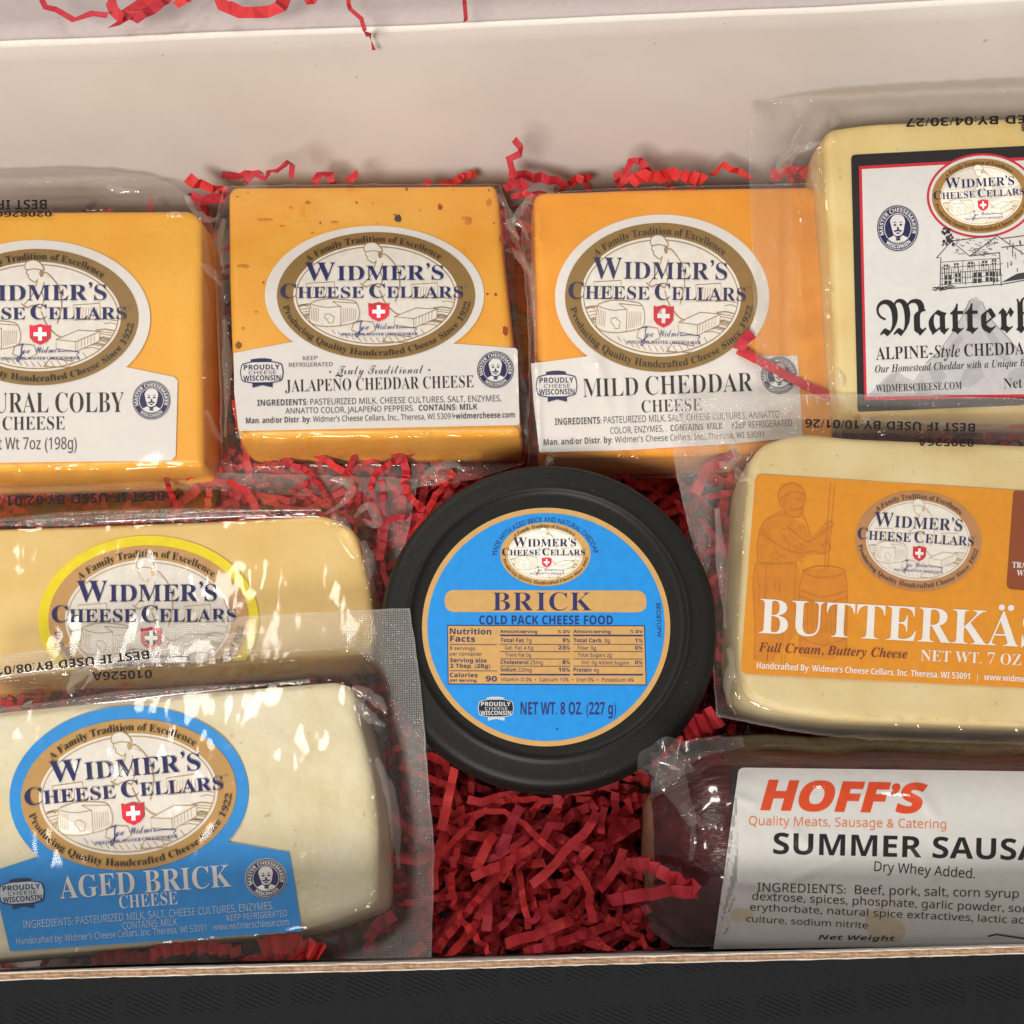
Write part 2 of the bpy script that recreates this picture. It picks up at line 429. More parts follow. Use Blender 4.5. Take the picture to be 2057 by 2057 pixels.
    sh.poly([(sx - 11, sy - 38), (sx + 11, sy - 38), (sx + 11, sy - 11), (sx + 38, sy - 11), (sx + 38, sy + 11), (sx + 11, sy + 11), (sx + 11, sy + 36), (sx - 11, sy + 36), (sx - 11, sy + 11), (sx - 38, sy + 11), (sx - 38, sy - 11), (sx - 11, sy - 11)], WHITE, 7)
    sh.stroke(catmull([(850, 912), (882, 908), (872, 920), (866, 975), (850, 1003), (846, 985), (885, 955)], 5), 5, SIG, 7)
    sh.text('oe', 'sc', (876, 958), (922, 957), 40, SIG, 7, -.006)
    sh.text('Widmer', 'sc', (952, 956), (1096, 952), 36, SIG, 7, -.006)
    sh.stroke(catmull([(1094, 948), (1150, 944), (1205, 950), (1192, 966)], 5), 4, SIG, 7)
    sh.text('WISCONSIN MASTER CHEESEMAKER', 'sb', (755, 994), (1212, 990), 15, SIG, 7)
    sh.T = old
def seal(sh, cx, cy, rx, ry, rot=0, col=NAVY, lt=WHITE):
    """round seal: lettering round a bearded portrait"""
    old = sh.T; sh.T = frame(cx, cy, rx / 100, ry / 100, rot)
    sh.poly(ell(0, 0, 100, 100, 64), lt, 2); sh.poly(ell(0, 0, 97, 97, 64), col, 3); sh.ring(ell(0, 0, 92, 92, 64), ell(0, 0, 90, 90, 64), lt, 4)
    sh.ring(ell(0, 0, 64, 64, 64), ell(0, 0, 61, 61, 64), lt, 4)
    sh.arc('MASTER CHEESEMAKER', 'sB', 0, 0, 69, 69, 200, -20, 17, lt, 4)
    sh.arc('WISCONSIN', 'sB', 0, 0, 85, 85, 226, 314, 16, lt, 4)
    sh.poly(catmull([(-30, -8), (-34, -34), (-18, -54), (4, -58), (26, -50), (35, -28), (30, -4), (26, 16), (12, 30), (-10, 32), (-25, 18), (-30, -8)], 4)[:-1], lt, 4)
    sh.poly([(-46, 42), (-20, 30), (0, 46), (22, 30), (46, 42), (30, 54), (0, 60), (-32, 54)], lt, 4)
    for p in ([(-22, -14), (-12, -19), (-4, -13), (-12, -9)], [(6, -13), (14, -19), (24, -14), (15, -9)], [(-24, -24), (-12, -28), (-3, -23), (-12, -24)], [(5, -23), (14, -28), (26, -24), (14, -24)],
              [(-3, -6), (3, -6), (7, 6), (-4, 6)], [(-20, 10), (0, 6), (20, 10), (14, 16), (0, 12), (-14, 16)], [(-12, 20), (0, 18), (12, 20), (0, 25)], [(-12, 40), (0, 46), (12, 40), (8, 52), (-8, 52)], [(-32, 4), (-27, 4), (-22, 22), (-27, 18)], [(29, 4), (24, 22), (28, 18)]):
        sh.poly(p, col, 5)
    sh.T = old
def ribbon_badge(sh, cx, cy, w, rot=0, col=NAVY, fill=PAPER, txt=NAVY, h=1.0):
    """barrel badge over a notched ribbon"""
    old = sh.T; sh.T = frame(cx, cy, w / 260, w / 260 * h, rot)
    sh.poly([(-58, 60), (64, 60), (64, 92), (2, 78), (-58, 92)], col, 2)
    sh.poly([(-66, -78), (-20, -84), (20, -84), (60, -78), (60, -64), (-66, -64)], col, 2)
    out = round_poly([(-122, -52), (-60, -66), (60, -66), (122, -52), (132, 0), (122, 52), (60, 66), (-60, 66), (-122, 52), (-132, 0)], 14, 3)
    sh.poly(out, col, 3); sh.poly([(x * .955, y * .91) for x, y in out], fill, 4)
    sh.text('PROUDLY', 'sB', (-108, -16), (108, -16), 30, txt, 5); sh.text('CHEESE', 's', (-80, 12), (86, 12), 21, txt, 5); sh.text('WISCONSIN', 'sB', (-112, 50), (112, 50), 31, txt, 5)
    sh.T = old
def stamp(surf, parent, lines, lift=.0014, name='date_print'):
    """ink-jet dates, read from the far side of the box"""
    sh = Sheet(surf, lift)
    for t, p0, p1, cap in lines: sh.text(t, 'sB', p0, p1, cap, STAMP, 0)
    return sh.build(name, parent)

# ------------------------------------------------------------------ cheese block and film
def block(name, surf, outline, r, th, mat, parent, bev=.003, amp=.0003, seed=0, specks=None):
    amp *= .5; bev_px = bev * 7000 * 1.25; r = [max(q, bev_px) for q in r]
    """slab of cheese: outline lies on the top face, rounded edges, sides straight down"""
    pts = round_poly(outline, r, 5); dense = []
    for i in range(len(pts)):
        a, b = Vector(pts[i]), Vector(pts[(i + 1) % len(pts)]); n = max(1, int((b - a).length / 14))
        dense += [a.lerp(b, k / n) for k in range(n)]
    P = [surf.at(p.x, p.y) for p in dense]; m = len(P); c = sum(P, Vector()) / m; N = surf.n
    inn = []
    area = sum(((P[i] - c).cross(P[(i + 1) % m] - c)).dot(N) for i in range(m)); sg = 1 if area > 0 else -1
    for i in range(m):
        t = (P[(i + 1) % m] - P[i - 1]).normalized(); inn.append(N.cross(t) * sg)
    for _ in range(4): inn = [(inn[i - 1] + inn[i] * 2 + inn[(i + 1) % m]).normalized() for i in range(m)]
    rad = [(c - p).normalized() for p in P]; fac = [min(1.5, 1 / max(.2, rad[i].dot(inn[i]))) for i in range(m)]
    for _ in range(6): fac = [(fac[i - 1] + fac[i] * 2 + fac[(i + 1) % m]) / 4 for i in range(m)]
    inn = [rad[i] * fac[i] for i in range(m)]
    rings = []
    for k in (7, 6, 5, 4, 3, 2, 1):                                         # inside rings of the top face
        rings.append([c.lerp(P[i] + inn[i] * bev, k / 8 if k < 7 else .97) for i in range(m)])
    rings = rings[::-1]
    for k in range(6):
        a = k / 5 * pi / 2; rings.append([P[i] + inn[i] * bev * (1 - sin(a)) - N * bev * (1 - cos(a)) for i in range(m)])
    for f in (.25, .5, .75, .92): rings.append([P[i] - N * (bev + (th - bev) * f) - inn[i] * .0008 * sin(f * pi) for i in range(m)])
    rings.append([P[i] + inn[i] * bev - N * th for i in range(m)])
    V = [c.copy()]; Fc = []
    for R in rings: V += R
    V = [v + N * (amp * noise.noise(v * 60 + Vector((seed, 0, 0))) * 1.0) for v in V]
    for i in range(m): Fc.append((0, 1 + i, 1 + (i + 1) % m))
    for q in range(len(rings) - 1):
        for i in range(m):
            a, b = 1 + q * m, 1 + (q + 1) * m; Fc.append((a + i, b + i, b + (i + 1) % m, a + (i + 1) % m))
    Fc.append(tuple(1 + (len(rings) - 1) * m + i for i in range(m)))
    if sg < 0: Fc = [f[::-1] for f in Fc]
    return mesh_obj(name, V, Fc, mat, parent, smooth=True), dense

def seg_dist(p, a, b):
    ab = b - a; t = max(0, min(1, (p - a).dot(ab) / max(1e-12, ab.dot(ab)))); return (p - a - ab * t).length, t
def film(name, surf, outline, dense, mat, parent, drop, wid=.010, lift=.0011, nu=150, nv=120, amp=.0006, wamp=.0012, folds=(), seed=0, freq=70):
    """film pouch drawn over the block: hugs its top, tents down its sides to a flat welded border"""
    top, right, bottom, left = [catmull(c, 10) for c in outline]
    def samp(c, t):
        x = t * (len(c) - 1); i = min(int(x), len(c) - 2); return c[i].lerp(c[i + 1], x - i)
    D2 = [Vector(surf.uv(p.x, p.y)) for p in dense]; m = len(D2); V, UV, AT, Fc, TE = [], [], [], [], []
    cen = sum(D2, Vector((0, 0))) / m
    A_ = np.array([D2[k - 1] for k in range(m)]); B_ = np.array(D2); AB = B_ - A_; LL = np.maximum((AB ** 2).sum(1), 1e-14)
    FD = [(Vector(surf.uv(a[0], a[1])), Vector(surf.uv(b[0], b[1])), h, w) for a, b, h, w in folds]
    rnd = random.Random(seed); corners = []
    for k in range(m):                                                       # where the outline turns sharply, the film puckers
        t0, t1 = (D2[k] - D2[k - 6]).normalized(), (D2[(k + 6) % m] - D2[k]).normalized()
        if t0.dot(t1) < .55: corners.append(D2[k])
    picked = []
    for q in corners:
        if all((q - z).length > .012 for z in picked): picked.append(q)
    PK = []
    for q in picked:
        base = (q - cen).normalized()
        for _ in range(6):
            a = math.atan2(base.y, base.x) + rnd.uniform(-1.0, 1.0); L_ = rnd.uniform(.004, .010); d0 = Vector((cos(a), sin(a)))
            PK.append((q + d0 * .0008, q + d0 * L_, rnd.uniform(.0008, .0017) * rnd.choice((1, 1, -1)), rnd.uniform(.0005, .0009)))
    for _ in range(26):                                                      # small tucks round the rim
        k = rnd.randrange(m); nrm = Vector(((D2[k] - D2[k - 1]).y, -(D2[k] - D2[k - 1]).x)).normalized()
        if nrm.dot(D2[k] - cen) < 0: nrm = -nrm
        tq = Vector((-nrm.y, nrm.x)) * rnd.uniform(-.4, .4); PK.append((D2[k] + nrm * .001, D2[k] + (nrm + tq) * rnd.uniform(.003, .009), rnd.uniform(.0005, .0011), rnd.uniform(.0005, .0010)))
    FD += PK
    FA = np.array([f[0] for f in FD]); FB = np.array([f[1] for f in FD]); FV = FB - FA; FL = np.maximum((FV ** 2).sum(1), 1e-14); FH = np.array([f[2] for f in FD]); FW = np.array([f[3] for f in FD])
    for j in range(nv + 1):
        v = j / nv
        for i in range(nu + 1):
            u = i / nu
            p = samp(top, u) * (1 - v) + samp(bottom, u) * v + samp(left, v) * (1 - u) + samp(right, v) * u - (top[0] * (1 - u) * (1 - v) + top[-1] * u * (1 - v) + bottom[0] * (1 - u) * v + bottom[-1] * u * v)
            p = p + Vector((noise.noise(Vector((p.y * .03, seed, 1))), noise.noise(Vector((p.x * .03, seed, 7))))) * 2.2
            q = Vector(surf.uv(p.x, p.y)); Q = np.array(q)
            tq = np.clip(((Q - A_) * AB).sum(1) / LL, 0, 1); d = float(np.sqrt((((Q - A_) - AB * tq[:, None]) ** 2).sum(1).min()))
            cr_ = (A_[:, 1] > q.y) != (B_[:, 1] > q.y)
            ins = bool(np.count_nonzero(cr_ & (q.x < AB[:, 0] * (q.y - A_[:, 1]) / np.where(cr_, AB[:, 1], 1) + A_[:, 0])) % 2)
            e = 0 if ins else d
            f = smooth((e - .0006) / wid)
            h = lift - (drop + lift) * f
            z3 = Vector((q.x, q.y, seed))
            h += amp * noise.noise(z3 * freq) * (.35 if e == 0 else 1)
            if not ins:
                r = (q - cen); an = math.atan2(r.y, r.x)
                h += wamp * noise.noise(Vector((an * 9, e * 60, seed + 3))) * sin(pi * min(1, e / (wid * 1.3))) ** 1
                h += .0012 * noise.noise(Vector((q.x * 25, q.y * 25, seed + 9))) * f + .0008 * (abs(noise.noise(Vector((q.x * 95, q.y * 60, seed + 4)))) - .2) * f
            tf = np.clip(((Q - FA) * FV).sum(1) / FL, 0, 1); ds = (((Q - FA) - FV * tf[:, None]) ** 2).sum(1); h += float((FH * np.exp(-ds / FW ** 2)).sum())
            w_ = surf.at(p.x, p.y, h)
            w_.y = max(w_.y, wall_in(w_.x) + .0007)
            if w_.y > YB - .0022: w_ = at_y(p.x, p.y, YB - .0022)
            V.append(w_); UV.append((q.x, q.y)); TE.append(smooth(e / .002)); AT.append(1.7 if i in (0, nu) or j in (0, nv) else smooth((e - wid * .95) / .0025))  # border vertices get extra haze: an edge highlight painted into the film
    for j in range(nv):
        for i in range(nu):
            a = j * (nu + 1) + i; Fc.append((a, a + nu + 1, a + nu + 2, a + 1))
    return mesh_obj(name, V, Fc, mat, parent, smooth=True, uvs=UV, attr=AT, tent=TE)

def creases(surf, parent, mat, T, paths, lift=.0016, w=.0011):
    """standing tucks of film: narrow rounded ridges along drawn lines"""
    for sd, (pts, l0, l1) in enumerate(paths):
        V, Fc, UV = [], [], []
        P2 = catmull([T(*p) for p in pts], 8); n = len(P2); P = [surf.at(p.x, p.y, lerp(l0, l1, i / (n - 1))) for i, p in enumerate(P2)]; b = len(V)
        for i, p in enumerate(P):
            t = (P[min(i + 1, n - 1)] - P[max(i - 1, 0)]).normalized(); q = t.cross(surf.n).normalized(); f = i / (n - 1)
            ww = w * (.35 + .9 * sin(pi * min(1, f * 1.0 + .08)) + .5 * noise.noise(Vector((f * 6, sd * 3.1, 2))))
            for k in range(6):
                x = k / 5 * 2 - 1; V.append(p + q * ww * x + surf.n * (ww * .55 * (1 - x * x))); UV.append((f * .02, x * .001 + sd))
        for i in range(n - 1):
            for k in range(5): Fc.append((b + i * 6 + k, b + i * 6 + k + 1, b + i * 6 + k + 7, b + i * 6 + k + 6))
        mesh_obj('film_crease', V, Fc, mat, parent, smooth=True, uvs=UV, attr=[0.0] * len(V))
CREASE = film_mat('creased_film', .17, 0, .25, 200, .05, 0)
def label_shape(oval, n0, n1, rect):
    """die-cut outline: arc of the oval from index angle n0 to n1 (degrees), then the strip below"""
    cx, cy_, rx, ry, rot = oval
    arc = [ell(cx, cy_, rx, ry, 2, math.radians(-a), math.radians(-a) + .001, math.radians(rot))[0] for a in [lerp(n0, n1, i / 60) for i in range(61)]]
    return arc + rect

# ================================================================== THE PLACE
# cloth ----------------------------------------------------------------
N = NT('black_herringbone_cloth')
tc = N.n('ShaderNodeTexCoord'); mp = N.n('ShaderNodeMapping'); N.l(tc.outputs['Object'], mp.inputs[0]); mp.inputs['Rotation'].default_value = (0, 0, -.047)
sx = N.n('ShaderNodeSeparateXYZ'); N.l(mp.outputs[0], sx.inputs[0]); X, Y = sx.outputs[0], sx.outputs[1]
nzc = N.noise(38, 3, .6); nz = N.noise(1500, 2, .6); wob = N.math('MULTIPLY', nzc.outputs['Fac'], .0006)
v_ = N.math('DIVIDE', N.math('ADD', Y, wob), .0150); row = N.math('FLOOR', v_); u_ = N.math('ADD', N.math('DIVIDE', X, .0166), N.math('MULTIPLY', row, .37))
msk = N.math('MULTIPLY', N.math('LESS_THAN', N.math('FRACT', N.math('ADD', u_, N.math('MULTIPLY', nz.outputs['Fac'], .03))), .80), N.math('LESS_THAN', N.math('FRACT', v_), .46))
st = N.math('SINE', N.math('MULTIPLY', N.math('ADD', N.math('ADD', Y, wob), N.math('MULTIPLY', X, .5)), 2 * pi / .00135))
tri = N.math('MULTIPLY', N.math('ABSOLUTE', N.math('SUBTRACT', N.math('FRACT', N.math('DIVIDE', X, .0083)), .5)), .0083)
bgst = N.math('SINE', N.math('MULTIPLY', N.math('ADD', N.math('ADD', Y, wob), N.math('MULTIPLY', tri, 1.3)), 2 * pi / .0009))
inv = N.math('SUBTRACT', 1.0, msk)
hh = N.math('ADD', N.math('MULTIPLY', msk, N.math('MULTIPLY_ADD', st, .6, -.42)), N.math('MULTIPLY', inv, N.math('MULTIPLY', bgst, .45)))
hh2 = N.math('ADD', hh, N.math('MULTIPLY', nz.outputs['Fac'], 2.0))
N.l(N.ramp(N.math('MULTIPLY_ADD', hh2, .22, .25), [(.05, (.005, .0055, .0065, 1)), (.55, (.017, .018, .021, 1)), (.95, (.046, .048, .052, 1))]), N.p.inputs['Base Color'])
N.p.inputs['Roughness'].default_value = .8; N.p.inputs['Specular IOR Level'].default_value = .15
N.bump(hh2, .4, .0003)
V, Fc = [], []
nx, ny = 60, 40
for j in range(ny + 1):
    for i in range(nx + 1):
        x, y = -1.2 + 2.4 * i / nx, -.8 + 2.0 * j / ny; V.append((x, y, 0))
for j in range(ny):
    for i in range(nx): a = j * (nx + 1) + i; Fc.append((a, a + 1, a + nx + 2, a + nx + 1))
tag(mesh_obj('tablecloth', V, Fc, N.m), 'black cloth with woven herringbone pattern spread under the cardboard box', 'tablecloth')

# box ------------------------------------------------------------------
N = NT('coated_white_cardboard')
n1 = N.noise(14, 4, .6); n2 = N.noise(900, 3)
n4 = N.noise(330, 1, .4); mxb = N.n('ShaderNodeMix', data_type='RGBA'); N.l(N.ramp(n4.outputs['Fac'], [(.79, (0, 0, 0, 1)), (.81, (.5, .5, .5, 1))]), mxb.inputs[0])
N.l(N.ramp(n1.outputs['Fac'], [(.3, lin('D3CDCA')), (.7, lin('DFD9D6'))]), mxb.inputs[6]); mxb.inputs[7].default_value = lin('8F7F74'); N.l(mxb.outputs[2], N.p.inputs['Base Color'])
N.p.inputs['Roughness'].default_value = .42; N.p.inputs['Specular IOR Level'].default_value = .35
mpp = N.n('ShaderNodeMapping'); tc = N.n('ShaderNodeTexCoord'); N.l(tc.outputs['Object'], mpp.inputs[0]); mpp.inputs['Scale'].default_value = (25, 60, 60)
n3 = N.noise(4, 3, .6, mpp.outputs[0])
N.bump(N.math('ADD', N.math('MULTIPLY', n3.outputs['Fac'], .8), N.math('MULTIPLY', n2.outputs['Fac'], .12)), .10, .0006)
BOARD = N.m
KRAFT = plain('kraft_fluting', '957860', .8, .2, 900, .35, .6, .0006)
LINER = plain('white_liner_edge', 'CFC6BA', .6, .3, 600, .12, .4, .0005)
WORN = plain('worn_white_fold', 'E6E1DA', .6, .3, 500, .04, .4, .0004)
INNER = plain('inside_of_lid_board', 'BBAFAE', .55, .3, 500, .05, .2, .0004)
YB, ZT, YF = 0.132, 0.104, None
box = empty('cardboard_box', (0, 0, .001), 'open white cardboard box with folded back lid holding the cheeses', 'box')
def at_y(px, py, y):
    d = ray(px, py); return CP + d * ((y - CP.y) / d.y)
def at_z(px, py, z):
    d = ray(px, py); return CP + d * ((z - CP.z) / d.z)
crease = [(-420, 112), (0, 90), (240, 80), (533, 67), (800, 59), (1030, 47), (1400, 30), (1684, 19), (1900, 5), (2057, -4), (2500, -30)]
cre = [at_y(p.x, p.y, YB) for p in catmull(crease, 6)]
# floor of the box
fl = [(-.205, -.127, .003), (.205, -.127, .003), (.205, YB, .003), (-.205, YB, .003)]
mesh_obj('floor_panel', fl + [(x, y, .001) for x, y, z in fl], [(0, 1, 2, 3), (7, 6, 5, 4)], BOARD, box)
# back wall, rolled at its top into the fold of the lid
V, Fc, MI = [], [], []
prof = [(0, 0, None)]
cols = []
for c in cre:
    wob = .0006 * noise.noise(c * 30)
    pr = [Vector((c.x, YB + .0016 * sin(f * pi) * .8 + .0005 * noise.noise(Vector((c.x * 12, f * 3, 2))), lerp(.003, c.z - .0012, f))) for f in (0, .2, .4, .6, .8, .93, 1)]
    pr += [Vector((c.x, YB + .0005, c.z - .0002 + wob)), Vector((c.x, YB + .0011, c.z + .0002 + wob)), Vector((c.x, YB + .0016, c.z - .0006)), Vector((c.x, YB + .0020, c.z - .003))]
    pr += [Vector((c.x, YB + .0020, .001))]
    cols.append(pr)
k = len(cols[0])
for pr in cols: V += pr
for i in range(len(cols) - 1):
    for j in range(k - 1):
        Fc.append((i * k + j, (i + 1) * k + j, (i + 1) * k + j + 1, i * k + j + 1)); MI.append(1 if j in (6, 7, 8) else 0)
mesh_obj('back_panel', V, Fc, [BOARD, WORN], box, MI, smooth=True)
# lid, folded right back and sagging towards the table
V, Fc = [], []
for c in cre:
    for f in (0, .05, .25, .5, .75, 1): V.append((c.x, YB + .0017 + .25 * f, lerp(c.z - .0016, .012, f) + .004 * sin(f * pi)))
for i in range(len(cre) - 1):
    for j in range(5): a = i * 6 + j; Fc.append((a, a + 6, a + 7, a + 1))
lid = mesh_obj('lid_flap', V, Fc, INNER, box, smooth=True)
so = lid.modifiers.new('thickness', 'SOLIDIFY'); so.thickness = .002; so.offset = -1
# side walls, out of the picture
for sg, nm in ((-1, 'side_panel'), (1, 'side_panel')):
    x = .205 * sg; q = [(x, -.129, .001), (x, YB + .003, .001), (x, YB + .003, .1), (x, -.129, .1)]
    mesh_obj(nm, q + [(a + .003 * sg, b, c) for a, b, c in q], [(0, 1, 2, 3), (7, 6, 5, 4), (3, 2, 6, 7), (0, 3, 7, 4), (1, 5, 6, 2)], BOARD, box)
# front wall: two plies of corrugated board, cut edge showing
edge = [at_z(p.x, p.y, ZT) for p in catmull([(-700, 1985), (0, 1954), (400, 1943), (860, 1932), (1240, 1921), (1700, 1910), (2057, 1900), (2700, 1882)], 24)]
def wall_in(x):
    for a, b in zip(edge, edge[1:]):
        if a.x <= x <= b.x: return lerp(a.y, b.y, (x - a.x) / (b.x - a.x))
    return edge[0].y
th = [0, .00026, .00068, .00086, .00104, .00146, .00170]
V, Fc, MI = [], [], []
for i, e in enumerate(edge):
    for j, t in enumerate(th):
        dip = .0003 * noise.noise(Vector((e.x * 300, j, 0))) + .00012 * noise.noise(Vector((e.x * 900, j, 5)))
        V += [(e.x, e.y - t + .00005 * sin(e.x * 2 * pi / .0026) * (1 if j < 2 else -1 if j > 4 else 0) + .00010 * noise.noise(Vector((e.x * 160, j, 9))), e.z + (-.0005 if j in () else 0) + dip)]
    V += [(e.x, e.y + .0002, .001), (e.x, e.y - th[-1] + .0030, .001)]
k = len(th) + 2
for i in range(len(edge) - 1):
    a, b = i * k, (i + 1) * k
    for j in range(len(th) - 1):
        Fc.append((a + j, a + j + 1, b + j + 1, b + j)); MI.append({0: 1, 5: 1, 2: 3, 3: 3}.get(j, 2))
    Fc.append((a, b, b + k - 2, a + k - 2)); MI.append(0)
    Fc.append((a + k - 3, a + k - 1, b + k - 1, b + k - 3)); MI.append(0)
mesh_obj('front_panel', V, Fc, [BOARD, LINER, KRAFT, plain('tan_inner_liner', 'A98C76', .8, .2, 900, .3, .5, .0005)], box, MI)

# ================================================================== CHEESES
GRP = 'vacuum packed cheeses in the box'
def pack(surf, th, label, cat='cheese'):
    b = surf.o - surf.n * th; return empty('cheese_packet', b, label, cat, GRP)

# --- orange colby, at the left of the back row
FM_SOFT = film_mat('clear_film_soft', .04, .14, .3, 50)
sf = Plane(150, 680, .050, 3)
pk = pack(sf, .024, 'orange cheese packet with white label reading NATURAL COLBY, film arching above it', 'cheese')
blk, dn = block('cheese_block', sf, [(-150, 423), (384, 420), (404, 440), (409, 925), (404, 934), (-150, 946)], [10, 16, 14, 8, 12, 10], .026, cheese_mat('orange_colby', 'FFB028', 'FFBA30', 'FFC440', streak=True), pk, .0024, seed=1)
sh = Sheet(sf)
ov = (72, 637, 236, 158, 0)
sh.poly(label_shape((75, 640, 227, 158, 0), -38, 218, [(-120, 757), (-120, 931), (345, 925), (353, 915), (357, 765), (350, 757)]), PAPER, 0)
sh.text('NATURAL COLBY', 'sb', (-95, 830), (249, 828), 39, BLACK, 2, -.012); sh.text('CHEESE', 'sb', (5, 864), (130, 863), 26, BLACK, 2, -.012)
sh.text('Net Wt 7oz (198g)', 's', (-32, 903), (154, 902), 24, GREY, 2)
lb = sh.build('label', pk)
e = Sheet(sf); emblem(e, 75, 637, 203, 137, 0); e.build('emblem', lb)
e = Sheet(sf); seal(e, 304, 804, 39, 40); e.build('seal', lb)
stamp(sf, pk, [('BEST IF USED BY:02/14/27', (94, 401), (-250, 404), 19), ('020826C', (104, 424), (-10, 425), 11)])
film('film_wrapper', sf, ([(-80, 346), (0, 342), (150, 338), (285, 350), (345, 372), (395, 405)], [(395, 405), (432, 470), (450, 600), (452, 760), (455, 870), (470, 955)],
     [(-80, 990), (0, 986), (200, 980), (350, 972), (470, 955)], [(-80, 346), (-80, 600), (-80, 990)]), dn, FM_SOFT, pk, .014, .0085, folds=[((20, 395), (360, 395), .0014, .0016), ((395, 500), (425, 620), .0012, .001), ((400, 430), (440, 570), .0013, .0012)], seed=2)
creases(sf, pk, CREASE, frame(0, 330, .3364, .3364), [([(640, 130), (700, 150), (830, 160)], -.004, -.004), ([(1190, 590), (1260, 640), (1320, 730)], 0, -.006), ([(1110, 190), (1180, 300), (1270, 330), (1310, 300)], 0, -.006), ([(1000, 300), (1060, 300), (1108, 325)], .0018, .0014), ([(1215, 1450), (1260, 1560), (1330, 1660)], -.002, -.01)])

# --- pepper cheddar, second of the back row
sf = Plane(750, 620, .050, 0)
pk = pack(sf, .024, 'orange cheese packet flecked with peppers, white label reading JALAPEÑO CHEDDAR CHEESE')
blk, dn = block('cheese_block', sf, [(458, 373), (995, 369), (1001, 392), (1014, 542), (1026, 643), (1045, 860), (1044, 870), (476, 876), (464, 710), (459, 542)], [18, 16, 30, 60, 60, 10, 10, 12, 60, 60], .024, cheese_mat('pepper_cheddar', 'FFAC30', 'FFB63A', 'FFC04A'), pk, .0024, seed=4)
sp = Sheet(sf, .0002); s_ = .3364
rnd = random.Random(5)
def fleck(x, y, rx, ry, mat, rot=0):
    sp.poly([(430 + s_ * x + dx, 340 + s_ * y + dy) for dx, dy in [(cos(a) * rx * .9 * s_ * rnd.uniform(.6, 1.2), sin(a) * ry * .9 * s_ * rnd.uniform(.6, 1.2)) for a in [i * .55 + rot for i in range(11)]]], mat, 0)
FB, FR, FN, FO = plain('pepper_black', '352C1C', .6), plain('pepper_red', 'B03414', .6), plain('pepper_brown', '8C5A1E', .6), plain('pepper_stain', 'DE8A18', .6)
for a in ((1098, 292, 24, 26, FB), (1350, 225, 18, 22, FR), (1150, 118, 10, 16, FN), (1740, 965, 24, 30, FR), (720, 316, 30, 10, FO), (1510, 295, 44, 14, FO), (175, 578, 50, 14, FO), (145, 1052, 22, 24, FN), (1682, 747, 10, 12, FR),
          (1716, 415, 16, 30, FR), (1520, 320, 24, 20, FO), (300, 300, 60, 10, FO), (250, 850, 14, 8, FO), (1640, 200, 20, 30, FO), (560, 200, 30, 8, FO), (1560, 860, 16, 8, FO)): fleck(*a)
for i in range(34):
    x, y = rnd.uniform(110, 1680), rnd.uniform(120, 1050)
    if ((x - 958) / 660) ** 2 + ((y - 752) / 420) ** 2 > 1.02: fleck(x, y, rnd.uniform(5, 16), rnd.uniform(4, 9), rnd.choice((FO, FO, FO, FN, FR)))
sp.build('pepper_flecks', blk)
sp = Sheet(sf, .0002)
sh = Sheet(sf)
C4 = frame(430, 340, s_, s_)
sh.T = C4
sh.poly(label_shape((958, 752, 655, 415, 0), -44, 222, [(118, 1097), (120, 1330), (145, 1550), (160, 1563), (1810, 1528), (1824, 1520), (1812, 1080), (1800, 1068)]), PAPER, 0)
sh.text('KEEP', 's', (530, 1140), (617, 1138), 24, GREY, 2); sh.text('REFRIGERATED', 's', (447, 1180), (708, 1176), 24, GREY, 2)
sh.text('Truly Traditional', 'sc', (735, 1226), (1250, 1218), 52, GREY, 2, -.006)
sh.poly(ell(693, 1210, 6, 6, 12), GREY, 2); sh.poly(ell(1285, 1198, 6, 6, 12), GREY, 2)
sh.text('JALAPENO CHEDDAR CHEESE', 'sb', (425, 1330), (1550, 1302), 70, BLACK, 2, -.012); sh.text('~', 'sb', (726, 1262), (770, 1260), 70, BLACK, 2)
sh.text([('INGREDIENTS:', 'sB', 1), (' ', '', .4), ('PASTEURIZED MILK, CHEESE CULTURES, SALT, ENZYMES,', 's', 1)], None, (258, 1413), (1715, 1385), 36, GREY, 2)
sh.text([('ANNATTO COLOR, JALAPEÑO PEPPERS.', 's', 1), (' ', '', .8), ('CONTAINS: MILK', 'sB', 1)], None, (425, 1460), (1572, 1434), 34, GREY, 2)
sh.text([('Man. and/or Distr. by:', 'sB', 1), (' ', '', .4), ("Widmer's Cheese Cellars, Inc., Theresa, WI 53091", 's', 1), ('•', 's', 1), ('widmercheese.com', 'sB', 1)], None, (190, 1518), (1795, 1482), 34, GREY, 2)
lb = sh.build('label', pk)
e = Sheet(sf); emblem(e, 430 + 967 * s_, 340 + 755 * s_, 592 * s_, 380 * s_, 0); e.build('emblem', lb)
e = Sheet(sf); e.T = None; seal(e, 430 + 1680 * s_, 340 + 1197 * s_, 113 * s_, 113 * s_, -2); e.build('seal', lb)
e = Sheet(sf); ribbon_badge(e, 430 + 285 * s_, 340 + 1212 * s_, 258 * s_, -1); e.build('ribbon_badge', lb)
film('film_wrapper', sf, ([(450, 374), (600, 371), (800, 370), (1005, 370)], [(1005, 370), (1030, 440), (1066, 560), (1064, 780), (1056, 930)],
     [(444, 985), (600, 995), (780, 985), (940, 965), (1056, 930)], [(450, 374), (430, 470), (434, 600), (442, 800), (444, 985)]), dn, film_mat('clear_film_tight', .015, .16, .3, 50), pk, .017, .010,
     folds=[((1000, 400), (1062, 560), .0014, .001), ((447, 450), (440, 860), .0015, .0012), ((880, 940), (960, 925), .002, .0015), ((850, 960), (900, 985), .002, .0012)], seed=5)
